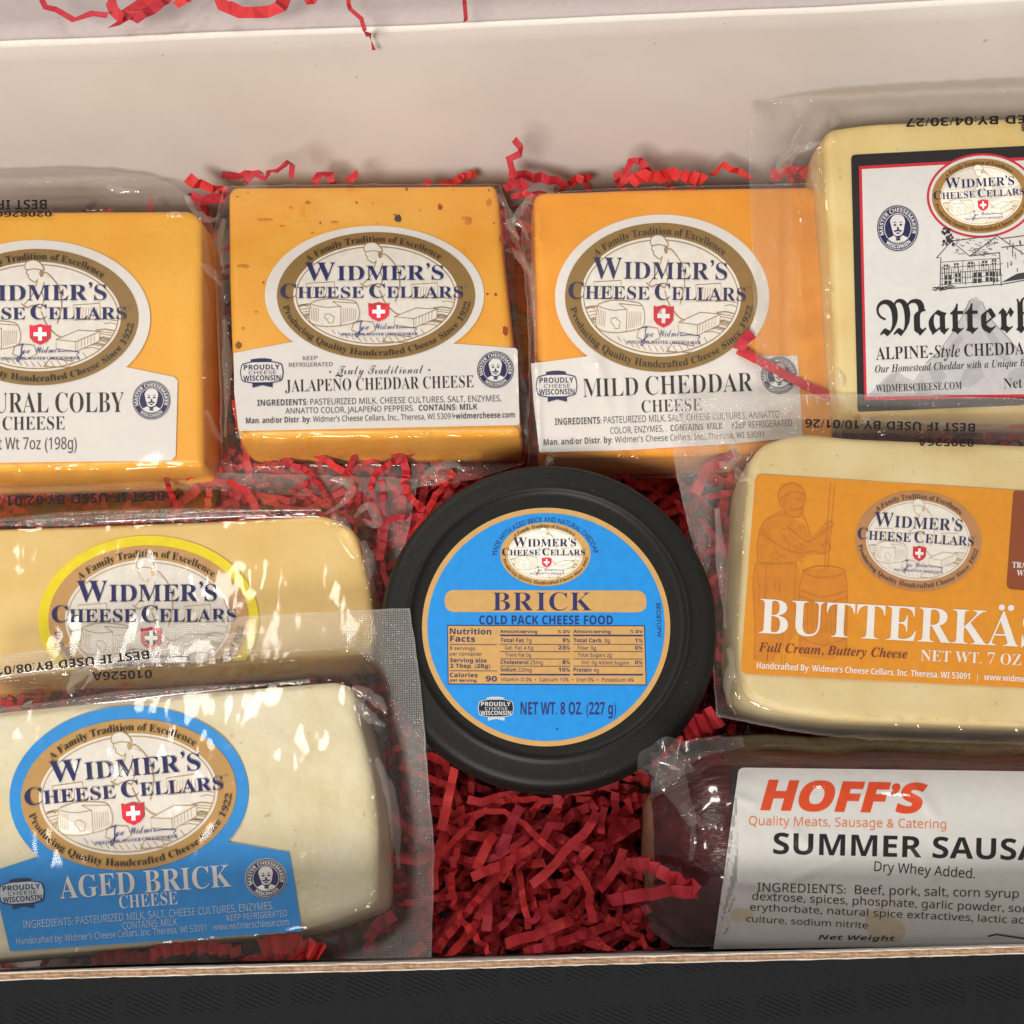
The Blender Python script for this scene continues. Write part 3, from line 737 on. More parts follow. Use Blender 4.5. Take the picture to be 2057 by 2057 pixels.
creases(sf, pk, CREASE, C4, [([(1240, 1845), (1330, 1775), (1430, 1762), (1505, 1800)], -.01, -.012), ([(700, 1850), (765, 1862), (800, 1905)], -.014, -.016), ([(1700, 150), (1760, 260), (1800, 420), (1900, 640)], 0, -.008), ([(60, 300), (30, 430), (58, 620)], -.003, -.006), ([(135, 1570), (165, 1590), (195, 1588)], .001, .001), ([(62, 900), (80, 1200), (66, 1600)], -.004, -.008), ([(1290, 1830), (1350, 1850), (1420, 1830)], -.012, -.013)])

# --- mild cheddar, third of the back row
def mild_relief(px, py):
    b = smooth((py - 700) / 60)
    h = 0
    for x0, y0, x1, y1, hh_, w in ((1200, 735, 1240, 905, .0007, 14), (1250, 760, 1266, 900, .0006, 13), (1222, 690, 1195, 730, .0004, 13), (1330, 800, 1480, 715, .0006, 15), (1222, 830, 1232, 905, -.0004, 12), (1180, 705, 1215, 760, .0005, 13), (1430, 760, 1500, 700, .0004, 12)):
        d, t = seg_dist(Vector((px, py)), Vector((x0, y0)), Vector((x1, y1))); h += hh_ * math.exp(-(d / w) ** 2)
    return h
sf = Plane(1370, 640, .050, 7)
pk = pack(sf, .024, 'orange cheese packet with creased white label reading MILD CHEDDAR, half under its neighbours')
blk, dn = block('cheese_block', sf, [(1071, 384), (1300, 376), (1632, 371), (1652, 392), (1664, 475), (1667, 626), (1675, 777), (1676, 905), (1086, 918), (1084, 800), (1076, 600)], [10, 60, 22, 30, 50, 60, 60, 12, 10, 40, 60], .026, cheese_mat('mild_cheddar', 'FA9E1A', 'FFA824', 'FFB034'), pk, .0028, seed=6)
sfr = Plane(1370, 640, .050, 7, relief=mild_relief)
C5 = frame(1030, 340, s_, s_)
sh = Sheet(sfr, .0005, 6); sh.T = C5
sh.poly(label_shape((892, 762, 640, 492, 0), -45, 226, [(108, 1160), (125, 1400), (160, 1690), (700, 1676), (1300, 1640), (1732, 1600), (1716, 1350), (1700, 1115)]), PAPER, 0)
sh.text([('M', 'sb', 1), ('ILD', 'sb', .97), (' ', '', .45), ('CHEDDAR', 'sb', 1)], None, (420, 1362), (1435, 1325), 108, BLACK, 2, -.012, 0, .06)
sh.text('CHEESE', 'sb', (770, 1453), (1130, 1440), 70, BLACK, 2, -.012)
sh.text([('INGREDIENTS:', 'sB', 1), (' ', '', .4), ('PASTEURIZED MILK, SALT, CHEESE CULTURES, ANNATTO', 's', 1)], None, (252, 1528), (1595, 1482), 40, GREY, 2)
sh.text([('COLOR, ENZYMES, .', 's', 1), (' ', '', .8), ('CONTAINS: MILK', 'sB', 1), (' ', '', 2), ('KEEP REFRIGERATED', 's', 1)], None, (583, 1580), (1668, 1532), 38, GREY, 2)
sh.text([('Man. and/or Distr. by:', 'sB', 1), (' ', '', .4), ("Widmer's Cheese Cellars, Inc., Theresa, WI 53091", 's', 1)], None, (185, 1648), (1500, 1600), 36, GREY, 2)
lb = sh.build('label', pk)
e = Sheet(sfr, .0005, 6); emblem(e, 1030 + 887 * s_, 340 + 765 * s_, 575 * s_, 445 * s_, 1); e.build('emblem', lb)
e = Sheet(sfr, .0005, 6); seal(e, 1030 + 1590 * s_, 340 + 1230 * s_, 112 * s_, 116 * s_, -2); e.build('seal', lb)
e = Sheet(sfr, .0005, 6); ribbon_badge(e, 1030 + 262 * s_, 340 + 1292 * s_, 246 * s_, -1, h=1.12); e.build('ribbon_badge', lb)
film('film_wrapper', sf, ([(1058, 392), (1200, 380), (1450, 372), (1650, 368)], [(1650, 368), (1680, 500), (1690, 700), (1692, 940)],
     [(1058, 955), (1300, 960), (1500, 955), (1692, 940)], [(1058, 392), (1046, 440), (1060, 650), (1062, 800), (1058, 955)]), dn, FM_SOFT, pk, .018, .010,
     folds=[((1050, 420), (1075, 480), .002, .001), ((1066, 385), (1080, 460), .0016, .0008), ((1072, 700), (1080, 900), .001, .001)], lift=.0019, seed=8)
creases(sf, pk, CREASE, C5, [([(120, 150), (55, 235), (20, 300), (62, 345), (95, 430)], 0, -.002), ([(20, 290), (-20, 330), (40, 420)], -.004, -.004), ([(205, 1722), (222, 1752), (212, 1700)], .001, .001), ([(112, 560), (130, 800), (140, 1100)], -.001, -.002), ([(-5, 470), (70, 560), (105, 640)], -.006, -.004)])

# --- alpine cheddar, right end of the back row, propped on the back wall
sf = Plane(1860, 560, .062, 10)
pk = pack(sf, .026, 'pale yellow cheese packet with black-bordered label and blackletter name, farmhouse drawn on it')
PALE = cheese_mat('pale_cheddar', 'E4C880', 'EBD494', 'EEDCA4', pits=.22)
blk, dn = block('cheese_block', sf, [(1660, 258), (1738, 246), (2057, 232), (2160, 227), (2160, 826), (1690, 830), (1680, 771), (1668, 500), (1656, 300)], [16, 60, 60, 10, 10, 14, 50, 60, 30], .028, PALE, pk, .0026, .0005, seed=9)
C6s = .352; C6 = frame(1480, 180, C6s, C6s)
sh = Sheet(sf); sh.T = C6
sh.poly(round_poly([(652, 372), (1900, 308), (1900, 1790), (690, 1840)], [28, 5, 5, 16]), BLACK, 0)
sh.poly([(697, 437), (1900, 372), (1900, 1752), (728, 1772)], RED, 1); sh.poly([(714, 454), (1900, 390), (1900, 1734), (742, 1752)], PAPERG, 2)
# mountain
MG, MG2 = ink('B9B9BE', .5), ink('9C9CA4', .5)
sh.poly([(744, 1750), (850, 1640), (905, 1600), (960, 1640), (1010, 1660), (1080, 1560), (1180, 1480), (1250, 1360), (1330, 1200), (1365, 1180), (1400, 1210), (1440, 1300), (1490, 1350), (1560, 1420), (1650, 1540), (1700, 1600), (1900, 1640), (1900, 1735)], ink('CBCBCF', .5), 2.5)
for p in ([(800, 1700), (880, 1630), (925, 1612), (905, 1660), (960, 1690), (860, 1735)], [(1290, 1270), (1340, 1192), (1400, 1215), (1370, 1260), (1420, 1330), (1350, 1300), (1330, 1360)], [(1180, 1500), (1270, 1400), (1300, 1420), (1240, 1490), (1190, 1560)], [(1090, 1600), (1150, 1560), (1200, 1640), (1130, 1680)],
          [(1400, 1360), (1440, 1340), (1520, 1470), (1580, 1560), (1500, 1530), (1450, 1440)], [(1560, 1600), (1640, 1580), (1680, 1700), (1590, 1700), (1540, 1650)], [(1000, 1690), (1060, 1660), (1120, 1730), (1020, 1740)], [(1300, 1600), (1380, 1560), (1420, 1640), (1330, 1700), (1260, 1690)]):
    sh.poly(p, MG, 3)
for p in ([(1330, 1200), (1290, 1290), (1230, 1390), (1160, 1490), (1080, 1560)], [(1400, 1210), (1440, 1300), (1550, 1420), (1650, 1540)]): sh.stroke(p, 5, MG2, 3)
# farmhouse
rnd = random.Random(11)
INKL = ink('3B3A40', .5)
def hl(pts, w=5): sh.stroke(pts, w, INKL, 3.4)
hl([(1140, 960), (1225, 865), (1330, 950), (1500, 930)]); hl([(1140, 960), (1165, 958), (1160, 1140)]); hl([(1225, 865), (1480, 830), (1640, 940)]); hl([(1330, 950), (1480, 840)])
hl([(1510, 850), (1900, 800)]); hl([(1510, 900), (1900, 860)]); hl([(1500, 930), (1510, 1120)]); hl([(1160, 1140), (1520, 1110), (1900, 1040)])
for i in range(5): hl([(1160, 985 + i * 32), (1500 + (i % 2) * 20, 962 + i * 32)], 3)
for i in range(26):
    x = 1172 + i * 13.2; yy = lerp(985, 960, i / 26); hl([(x, yy + rnd.uniform(0, 60)), (x + rnd.uniform(-3, 3), yy + rnd.uniform(80, 150))], rnd.choice((2.5, 3.5, 5)))
for i in range(60):
    x, y = rnd.uniform(1240, 1480), rnd.uniform(850, 945); hl([(x, y), (x + rnd.uniform(8, 26), y + rnd.uniform(-4, 8))], 3)
for i in range(40):
    x, y = rnd.uniform(1540, 1800), rnd.uniform(840, 1030); hl([(x, y), (x + rnd.uniform(-6, 6), y + rnd.uniform(14, 34))], rnd.choice((3, 5)))
for x, y, w, h in ((1185, 1060, 40, 55), (1245, 1050, 34, 50), (1350, 1045, 46, 60), (1420, 1040, 40, 55), (1180, 1000, 26, 28), (1240, 992, 26, 28), (1320, 985, 30, 30), (1400, 978, 30, 30), (1455, 970, 26, 30), (1465, 1040, 26, 60)):
    sh.poly([(x, y), (x + w, y - 3), (x + w, y + h - 3), (x, y + h)], INKL, 3.6); sh.stroke([(x + w / 2, y), (x + w / 2, y + h)], 4, PAPERG, 3.8); sh.stroke([(x, y + h / 2), (x + w, y + h / 2)], 4, PAPERG, 3.8)
for i in range(34):
    x, y = rnd.uniform(1172, 1236), rnd.uniform(785, 892); r = rnd.uniform(5, 12); sh.poly([(x + cos(a) * r * rnd.uniform(.5, 1.3), y + sin(a) * r * rnd.uniform(.5, 1.3)) for a in [j * .9 for j in range(7)]], INKL, 3.4)
for i in range(30):
    x = rnd.uniform(1110, 1230); y = 1150 - max(0, (1150 - x) * -.4) * .6 - rnd.uniform(0, 20); sh.stroke([(x, y), (x + rnd.uniform(8, 30), y + rnd.uniform(-8, 4))], 5, INKL, 3.4)
sh.poly([(1510, 1100), (1600, 1050), (1900, 1000), (1900, 1030), (1640, 1080)], INKL, 3.4)
sh.text('Matterhorn', 'fr', (800, 1402), (2060, 1372), 262, BLACK, 4)
sh.text([('ALPINE-', 'sb', 1), ('Style', 'sbi', 1), (' ', '', .35), ('CHEDDAR', 'sb', 1)], None, (795, 1542), (1700, 1508), 68, BLACK, 4, -.006)
sh.text('Our Homestead Cheddar with a Unique Blend', 'sbi', (790, 1616), (1735, 1574), 42, BLACK, 4, -.006)
sh.text('WIDMERSCHEESE.COM', 'sb', (795, 1727), (1285, 1708), 40, BLACK, 4, -.006); sh.text('Net Wt. 7 oz', 'sb', (1525, 1706), (1900, 1690), 56, BLACK, 4, -.01)
lb = sh.build('label', pk)
e = Sheet(sf); e.T = C6
e.poly(ell(1398, 605, 314, 241, 80, rot=-.05), RED, .3); e.poly(ell(1398, 605, 300, 228, 80, rot=-.05), PAPERG, 1.2); e.T = None
e.base = .0004 + 4 * LAY; emblem(e, 1480 + 1396 * C6s, 180 + 606 * C6s, 282 * C6s, 212 * C6s, -3, ink('B08548', .45), ink('C9AE80', .5)); e.build('emblem', lb)
e = Sheet(sf); e.base += 2 * LAY; seal(e, 1480 + 919 * C6s, 180 + 791 * C6s, 122 * C6s, 135 * C6s, -2, lt=PAPERG); e.build('seal', lb)
film('film_wrapper', sf, ([(1508, 208), (1656, 182), (1850, 168), (2057, 158), (2180, 153)], [(2180, 153), (2180, 500), (2180, 850)],
     [(1515, 835), (1800, 850), (2180, 850)], [(1508, 208), (1505, 340), (1512, 550), (1518, 720), (1515, 835)]), dn, film_mat('clear_film_wide', .012, .075, .3, 45), pk, .005, .010,
     folds=[((1570, 350), (1610, 265), .003, .002), ((1600, 300), (1660, 268), .003, .0022), ((1605, 290), (1660, 225), .0022, .0016), ((1562, 380), (1562, 760), .0008, .001), ((1520, 190), (2100, 175), .0008, .0014)], seed=11, nu=150)
stamp(sf, pk, [('BEST IF USED BY:04/30/27', (2236, 226), (1820, 238), 17), ('030526B', (2100, 246), (2052, 250), 14)], .0018)
creases(sf, pk, CREASE, C6, [([(225, 460), (260, 400), (325, 345), (335, 280), (372, 200)], -.003, -.001), ([(320, 352), (380, 332), (470, 298)], -.001, .001), ([(235, 475), (300, 402), (362, 352)], -.004, -.002), ([(380, 330), (430, 320), (478, 300)], .001, .0016), ([(440, 440), (452, 520), (470, 600)], -.001, -.002), ([(540, 130), (556, 190), (520, 220)], -.002, 0), ([(580, 1600), (600, 1660), (585, 1700)], .001, .001)])

# --- butter cheese with an orange label, right side
sf = Plane(1760, 1160, .064, 2)
pk = pack(sf, .030, 'cream cheese packet with orange label reading BUTTERKÄSE, bearded man at a churn')
CREAMC = cheese_mat('cream_cheese_block', 'DCC489', 'E6D29C', 'ECDCAE', pits=.35)
blk, dn = block('cheese_block', sf, [(1505, 930), (1528, 892), (1577, 875), (1625, 867), (1711, 877), (2057, 891), (2170, 894), (2170, 1464), (2057, 1459), (1674, 1446), (1548, 1424), (1496, 1398), (1482, 1300), (1494, 1100)], [30, 20, 30, 40, 50, 60, 10, 10, 60, 60, 60, 26, 40, 60], .034, CREAMC, pk, .0028, .0007, seed=12)
b_ = .3711; C4b = frame(1340, 780, b_, b_)
sh = Sheet(sf); sh.T = C4b
sh.poly(round_poly([(478, 463), (2300, 578), (2300, 1640), (396, 1544)], [44, 5, 5, 44]), ORANGE, 0)
def dl(pts, w=6, c=True): sh.stroke(catmull(pts, 5) if c else pts, w, DORANGE, 2)
DO2 = ink('DB8810', .45)
sh.poly(catmull([(615, 640), (600, 570), (640, 520), (700, 518), (745, 560), (748, 620), (735, 640), (740, 690), (690, 700), (640, 680), (615, 640)], 4)[:-1], DO2, 1)
sh.poly(catmull([(615, 660), (540, 700), (500, 760), (485, 900), (560, 945), (690, 945), (760, 900), (850, 890), (895, 760), (850, 740), (780, 800), (740, 740), (700, 720), (615, 660)], 4)[:-1], DO2, 1)
sh.poly([(480, 945), (700, 945), (720, 1000), (700, 1330), (560, 1480), (475, 1470), (470, 1100)], DO2, 1)
sh.poly([(730, 980), (965, 985), (975, 1100), (965, 1420), (900, 1470), (720, 1450), (715, 1100)], DO2, 1)
for p in ([(615, 640), (600, 570), (640, 520), (700, 518), (745, 560), (748, 620)], [(612, 600), (680, 560), (748, 575)], [(690, 600), (720, 598)], [(725, 600), (742, 640), (720, 645)], [(640, 600), (632, 650), (660, 690), (710, 695), (735, 655), (700, 655), (670, 660)],
          [(640, 680), (560, 700), (510, 750), (490, 850), (490, 940)], [(735, 690), (760, 740), (775, 800)], [(490, 940), (560, 950), (700, 945)], [(520, 770), (560, 820), (640, 870), (720, 890), (800, 880)], [(640, 740), (700, 790), (770, 830), (850, 770), (895, 745), (890, 720), (850, 735)], [(800, 880), (850, 895), (885, 860), (860, 830), (840, 860)],
          [(480, 950), (466, 1050), (475, 1300), (470, 1470)], [(540, 950), (530, 1100), (545, 1300)], [(700, 950), (690, 1100), (700, 1300)], [(735, 990), (800, 965), (900, 965), (965, 990), (900, 1020), (800, 1022), (735, 990)], [(735, 1000), (715, 1110), (720, 1440)], [(965, 1000), (975, 1110), (970, 1440)], [(716, 1090), (840, 1130), (975, 1095)], [(714, 1125), (840, 1165), (976, 1130)], [(720, 1350), (840, 1390), (972, 1355)]):
    dl(p)
for x0, x1 in ((885, 850), (908, 868)): dl([(x0, 510), (x1, 985)], 5, False)
for i in range(10): dl([(735 + i * 25, 1160), (737 + i * 25, 1330)], 4, False)
rnd = random.Random(4)
for i in range(60):
    x, y = rnd.uniform(500, 740), rnd.uniform(720, 930); dl([(x, y), (x + rnd.uniform(5, 25), y + rnd.uniform(8, 30))], 3.5, False)
for i in range(40):
    x, y = rnd.uniform(480, 690), rnd.uniform(980, 1460); dl([(x, y), (x + rnd.uniform(-6, 6), y + rnd.uniform(20, 70))], 3.5, False)
sh.poly(round_poly([(1875, 552), (2300, 580), (2300, 1125), (1836, 1085)], [20, 5, 5, 34]), RUST, 2)
sh.text('TRADITIONAL', 'sb', (1868, 970), (2130, 982), 30, WHITE, 3); sh.text('WISCONSIN', 'sb', (1892, 1014), (2120, 1026), 30, WHITE, 3)
sh.text('BUTTERKASE', 'sb', (498, 1325), (2215, 1416), 180, WHITE, 3, -.004)
for x in (1812, 1862): sh.poly(ell(x, 1186 + (x - 1812) * .05, 17, 17, 16), WHITE, 3)
sh.text('Full Cream, Buttery Cheese', 'sbi', (494, 1424), (1300, 1462), 48, DKBROWN, 3, -.003)
sh.text('NET WT. 7 OZ (198g)', 'sb', (1372, 1474), (2170, 1512), 58, WHITE, 3, -.008)
sh.text("Handcrafted By: Widmer's Cheese Cellars, Inc. Theresa, WI 53091   |   www.widmerscheese.com", 'sB', (485, 1516), (2180, 1602), 34, WHITE, 3)
lb = sh.build('label', pk)
e = Sheet(sf, .0004 + 2 * LAY); emblem(e, 1340 + 1361 * b_, 780 + 826 * b_, 342 * b_, 270 * b_, 3.7, ink('C08A58', .45), ink('CDBBA0', .5)); e.build('emblem', lb)
film('film_wrapper', sf, ([(1350, 800), (1500, 795), (1700, 792), (2057, 800), (2190, 804)], [(2190, 804), (2190, 1100), (2190, 1500)],
     [(1440, 1440), (1700, 1482), (2190, 1500)], [(1350, 800), (1355, 928), (1381, 1050), (1420, 1220), (1440, 1440)]), dn, film_mat('clear_film_crisp', .03, .15, .35, 45), pk, .009, .0095,
     folds=[((1420, 890), (1460, 872), .002, .0012), ((1460, 872), (1486, 915), .002, .0012), ((1476, 935), (1500, 965), .0025, .0012), ((1490, 835), (1500, 820), .002, .001), ((1464, 1310), (1458, 1400), .0025, .0012), ((1470, 1300), (1476, 1430), .0015, .0011), ((1590, 845), (2100, 872), .0012, .0015)], lift=.0014, seed=13, nu=150)
stamp(sf, pk, [('BEST IF USED BY:10/01/26', (1340 + 1668 * b_, 780 + 190 * b_), (1340 + 748 * b_, 780 + 166 * b_), 17), ('030526A', (1340 + 1662 * b_, 780 + 276 * b_), (1340 + 1355 * b_, 780 + 270 * b_), 15)], .0022)
creases(sf, pk, CREASE, C4b, [([(208, 305), (270, 256), (330, 270), (372, 330), (380, 385), (402, 362)], -.004, -.001), ([(375, 428), (400, 482), (452, 492)], -.001, .001), ([(330, 1405), (352, 1470), (345, 1540), (325, 1600), (335, 1690), (372, 1765)], -.003, -.006), ([(398, 185), (415, 150), (455, 130)], -.003, -.003), ([(280, 400), (330, 420), (372, 380)], -.004, -.003), ([(270, 650), (300, 1000), (315, 1300)], -.005, -.004)])

# --- pale cheese with a yellow-rimmed oval, left side
sf = Plane(330, 1180, .044, 0)
pk = pack(sf, .022, 'pale yellow cheese packet with yellow-rimmed oval label, tucked under the blue-label packet')
blk, dn = block('cheese_block', sf, [(-160, 1072), (0, 1060), (400, 1046), (645, 1033), (668, 1038), (714, 1062), (742, 1167), (752, 1240), (754, 1318), (-160, 1368)], [10, 50, 50, 14, 14, 30, 40, 40, 10, 10], .026, cheese_mat('pale_yellow_cheese', 'EFC873', 'F4D286', 'F6D994'), pk, .0024, .0006, seed=15)
y_ = .4451
YC = ((300, 1337), (.055, 1))
sh = Sheet(sf); sh.clip = YC; sh.T = frame(0, 900, y_, y_)
sh.poly(ell(670, 776, 498, 381), YELLOW, 0)
lb = sh.build('label', pk)
e = Sheet(sf); e.clip = YC; emblem(e, 670 * y_, 900 + 774 * y_, 452 * y_, 334 * y_, 0, ink('CFA164', .42), ink('CBB48C', .5)); e.build('emblem', lb)
film('film_wrapper', sf, ([(-80, 962), (100, 955), (400, 950), (650, 955), (841, 962)], [(841, 962), (824, 1047), (806, 1150), (800, 1250), (800, 1370)],
     [(-80, 1385), (400, 1380), (800, 1370)], [(-80, 962), (-80, 1100), (-80, 1385)]), dn, film_mat('wet_film_ripply', .02, .14, .58, 105, .075), pk, .010, .0095,
     folds=[((-80, 1046), (300, 1030), .0016, .0018), ((300, 1030), (650, 1025), .0016, .0015), ((655, 1030), (700, 975), .002, .0012), ((672, 1040), (735, 1020), .002, .0014), ((735, 1020), (750, 1050), .002, .001), ((690, 1065), (720, 1110), .0012, .001)], amp=.0009, wamp=.0018, seed=16, nu=140)
stamp(sf, pk, [('BEST IF USED BY:02/01/27', (742 * y_, 900 + 194 * y_), (-30, 900 + 222 * y_), 19)], .0016)
creases(sf, pk, CREASE, frame(0, 900, y_, y_), [([(1500, 140), (1560, 150), (1588, 185), (1545, 250), (1470, 296)], -.004, 0), ([(1600, 312), (1660, 258), (1702, 320), (1690, 352), (1642, 318)], -.003, -.004), ([(1500, 300), (1550, 342), (1588, 370)], .001, -.001), ([(0, 325), (420, 300), (900, 285), (1450, 278)], -.001, -.001), ([(0, 345), (600, 318), (1200, 300)], 0, 0), ([(1640, 420), (1670, 520), (1662, 640)], -.001, -.001)], w=.0012)

# --- aged brick with a blue label, front left
sf = Plane(380, 1620, .069, 0)
pk = pack(sf, .034, 'ivory cheese packet with blue label reading AGED BRICK, lying against the front edge')
blk, dn = block('cheese_block', sf, [(-160, 1450), (0, 1428), (401, 1388), (681, 1367), (712, 1382), (719, 1434), (744, 1523), (762, 1656), (757, 1818), (605, 1872), (300, 1898), (-160, 1940)], [10, 50, 50, 24, 18, 40, 60, 60, 26, 60, 60, 10], .040, cheese_mat('ivory_brick_cheese', 'E4D6AA', 'F0E7C6', 'F6F0DA', bumps=.7, pits=.35), pk, .0030, .0008, seed=18)
sh = Sheet(sf); sh.T = frame(0, 1300, y_, y_)
sh.poly(label_shape((582, 668, 540, 402, -4), -37, 218, [(-40, 1014), (45, 1372), (700, 1328), (1362, 1282), (1335, 1100), (1305, 925)]), BLUE, 0)
sh.text('AGED BRICK', 'sb', (272, 1136), (1045, 1080), 96, WHITE, 2, -.004); sh.text('CHEESE', 'sb', (540, 1180), (802, 1160), 56, WHITE, 2, -.008)
PB = ink('C8DDEC', .5)
sh.text('INGREDIENTS: PASTEURIZED MILK, SALT, CHEESE CULTURES, ENZYMES.', 's', (105, 1270), (1235, 1182), 34, PB, 2)
sh.text('CONTAINS: MILK', 's', (555, 1274), (800, 1255), 32, PB, 2); sh.text('KEEP REFRIGERATED', 's', (1025, 1236), (1297, 1214), 28, PB, 2)
sh.text("Handcrafted by: Widmer's Cheese Cellars, Inc. Theresa, WI 53091   www.widmerscheese.com", 's', (75, 1343), (1305, 1254), 30, PB, 2)
lb = sh.build('label', pk)
e = Sheet(sf); emblem(e, 581 * y_, 1300 + 666 * y_, 487 * y_, 341 * y_, -4.5, ink('C79C58', .42), ink('C4A87A', .5)); e.build('emblem', lb)
e = Sheet(sf); seal(e, 1200 * y_, 1300 + 1043 * y_, 94 * y_, 90 * y_, -4, ink('1C2264', .45)); e.build('seal', lb)
e = Sheet(sf); ribbon_badge(e, 98 * y_, 1300 + 1108 * y_, 205 * y_, -4, ink('23346E', .45), ink('DDE6EE', .45), ink('23346E', .45)); e.build('ribbon_badge', lb)
film('film_wrapper', sf, ([(-80, 1328), (0, 1318), (250, 1275), (445, 1243), (640, 1230), (823, 1221)], [(823, 1221), (846, 1389), (864, 1610), (872, 1720), (866, 1925)],
     [(-80, 1985), (400, 1950), (700, 1932), (866, 1925)], [(-80, 1328), (-80, 1600), (-80, 1985)]), dn, film_mat('wet_film_crinkled', .02, .22, .58, 100, .075), pk, .0075, .0085,
     folds=[((-40, 1360), (300, 1305), .0016, .0016), ((300, 1305), (470, 1275), .0018, .0014), ((60, 1360), (160, 1345), .002, .0014), ((140, 1390), (180, 1345), .0018, .001), ((700, 1300), (720, 1280), .002, .001), ((725, 1385), (775, 1440), .0022, .0012), ((735, 1415), (765, 1455), .0018, .001), ((745, 1300), (800, 1700), .0008, .0012)], amp=.0010, wamp=.0016, seed=19, nu=140, nv=120)
stamp(sf, pk, [('BEST IF USED BY:08/01/27', (670 * y_, 900 + 912 * y_), (-50, 900 + 1000 * y_), 17), ('010526A', (685 * y_, 900 + 1000 * y_), (415 * y_, 900 + 1012 * y_), 17)], .0022)
creases(sf, pk, CREASE, frame(0, 1300, y_, y_), [([(1590, 180), (1660, 212), (1722, 262), (1742, 305)], 0, -.003), ([(1612, 242), (1642, 290), (1690, 330), (1738, 356)], -.001, -.003), ([(330, 212), (318, 180), (350, 130), (402, 100), (412, 130), (368, 192)], -.001, -.001), ([(-20, 132), (160, 100), (330, 80), (640, 40), (1000, -50), (1180, -70)], -.002, -.004), ([(1560, -25), (1582, -52), (1604, -50), (1590, 2)], -.005, -.005), ([(0, 286), (400, 246), (900, 194), (1400, 152)], .0005, .0005), ([(1700, 500), (1770, 700), (1800, 1000)], -.004, -.006)], w=.0012)

# ================================================================== TUB
t_ = .3727
sf = Plane(1101, 1254, .0605, 0)
c0 = sf.at(740 + 972 * t_, 900 + 918 * t_); RL = (sf.at(740 + 1870 * t_, 900 + 960 * t_) - sf.at(740 + 85 * t_, 900 + 930 * t_)).length / 2 * 1.02
tub = empty('cheese_tub', (c0.x, c0.y, .008), 'round black plastic tub with blue label on its lid reading BRICK', 'tub')
def lathe(name, prof, mat, parent, n=128):
    V, Fc = [], []; m = len(prof)
    for i in range(n):
        a = 2 * pi * i / n
        V += [(c0.x + r * cos(a), c0.y + r * sin(a), z) for r, z in prof]
    for i in range(n):
        for j in range(m - 1): a, b = i * m + j, ((i + 1) % n) * m + j; Fc.append((a, a + 1, b + 1, b))
    return mesh_obj(name, V, Fc, mat, parent, smooth=True)
N = NT('black_lid_plastic'); nz = N.noise(1100, 2); n2 = N.noise(2500, 0)
N.l(N.ramp(n2.outputs['Fac'], [(.76, (.0095, .0094, .0088, 1)), (.82, (.05, .048, .045, 1))]), N.p.inputs['Base Color'])
N.p.inputs['Roughness'].default_value = .5; N.p.inputs['Specular IOR Level'].default_value = .25; N.bump(nz.outputs['Fac'], .06, .0003)
LIDM = N.m
z0 = .0605; R = RL
lathe('lid', [(.0005, z0 - .0010), (R * .78, z0 - .0010), (R * .80, z0 - .0009), (R * .815, z0 - .0002), (R * .825, z0 + .0003), (R * .835, z0 + .0003), (R * .845, z0 - .0001), (R * .86, z0 - .0003), (R * .93, z0 - .0002), (R * .965, z0 - .0004), (R * .985, z0 - .0013), (R * .995, z0 - .003),
              (R * 1.0, z0 - .0042), (R * 1.003, z0 - .0046), (R * 1.010, z0 - .0049), (R * 1.013, z0 - .0056), (R * 1.009, z0 - .0064), (R * .985, z0 - .0066), (R * .95, z0 - .0066)], LIDM, tub)
lathe('body', [(R * .955, z0 - .006), (R * .95, z0 - .012), (R * .90, .012), (R * .88, .008), (.0005, .008)], plain('black_tub_plastic', '141414', .5), tub)
sl = Plane(1097, 1260, z0 - .0010, 0)
sh = Sheet(sl, .0002); sh.T = frame(740, 900, t_, t_)
TN = ink('2A2C66', .45)
LT = ink('C49C60', .42); LB = ink('1F8BDC', .42)
sh.poly(ell(958, 965, 669, 643, 128), LT, 0); sh.poly(ell(958, 965, 640, 614, 128), LB, 1)
sh.arc('MADE WITH AGED BRICK AND NATURAL CHEDDAR', 'g', 953, 590, 262, 192, 176, 6, 26, TN, 2)
sh.poly(round_poly([(410, 765), (1498, 768), (1500, 886), (412, 884)], 58), LT, 2)
sh.text([('B', 'sb', 1), ('R', 'sb', 1), ('I', 'sb', 1), ('C', 'sb', 1), ('K', 'sb', 1)], None, (670, 876), (1205, 876), 94, TN, 3, -.010, 0, .16)
sh.text('COLD PACK CHEESE FOOD', 'sB', (597, 950), (1318, 950), 47, TN, 2)
sh.poly([(424, 954), (1490, 956), (1500, 1279), (428, 1274)], TN, 2); sh.poly([(429, 959), (1485, 961), (1495, 1274), (433, 1269)], LT, 3)
def tt(t, x0, y, x1, cap, st='s'): sh.text(t, st, (x0, y), (x1, y + 2), cap, TN, 4)
tt('Nutrition', 438, 1003, 662, 31, 'sB'); tt('Facts', 440, 1043, 575, 31, 'sB'); tt('8 servings', 438, 1088, 575, 19); tt('per container', 438, 1118, 612, 19); tt('Serving size', 440, 1154, 638, 21, 'sB'); tt('2 Tbsp. (28g)', 440, 1184, 656, 21, 'sB')
tt('Calories', 438, 1234, 588, 22, 'sB'); tt('per serving', 440, 1258, 582, 14, 'sB'); tt('90', 632, 1257, 692, 29, 'sB')
for x0, x1 in ((710, 1087), (1105, 1478)): tt('Amount/serving', x0, 996, x0 + 200, 16, 'sB'); tt('% DV', x1 - 66, 996, x1, 16, 'sB')
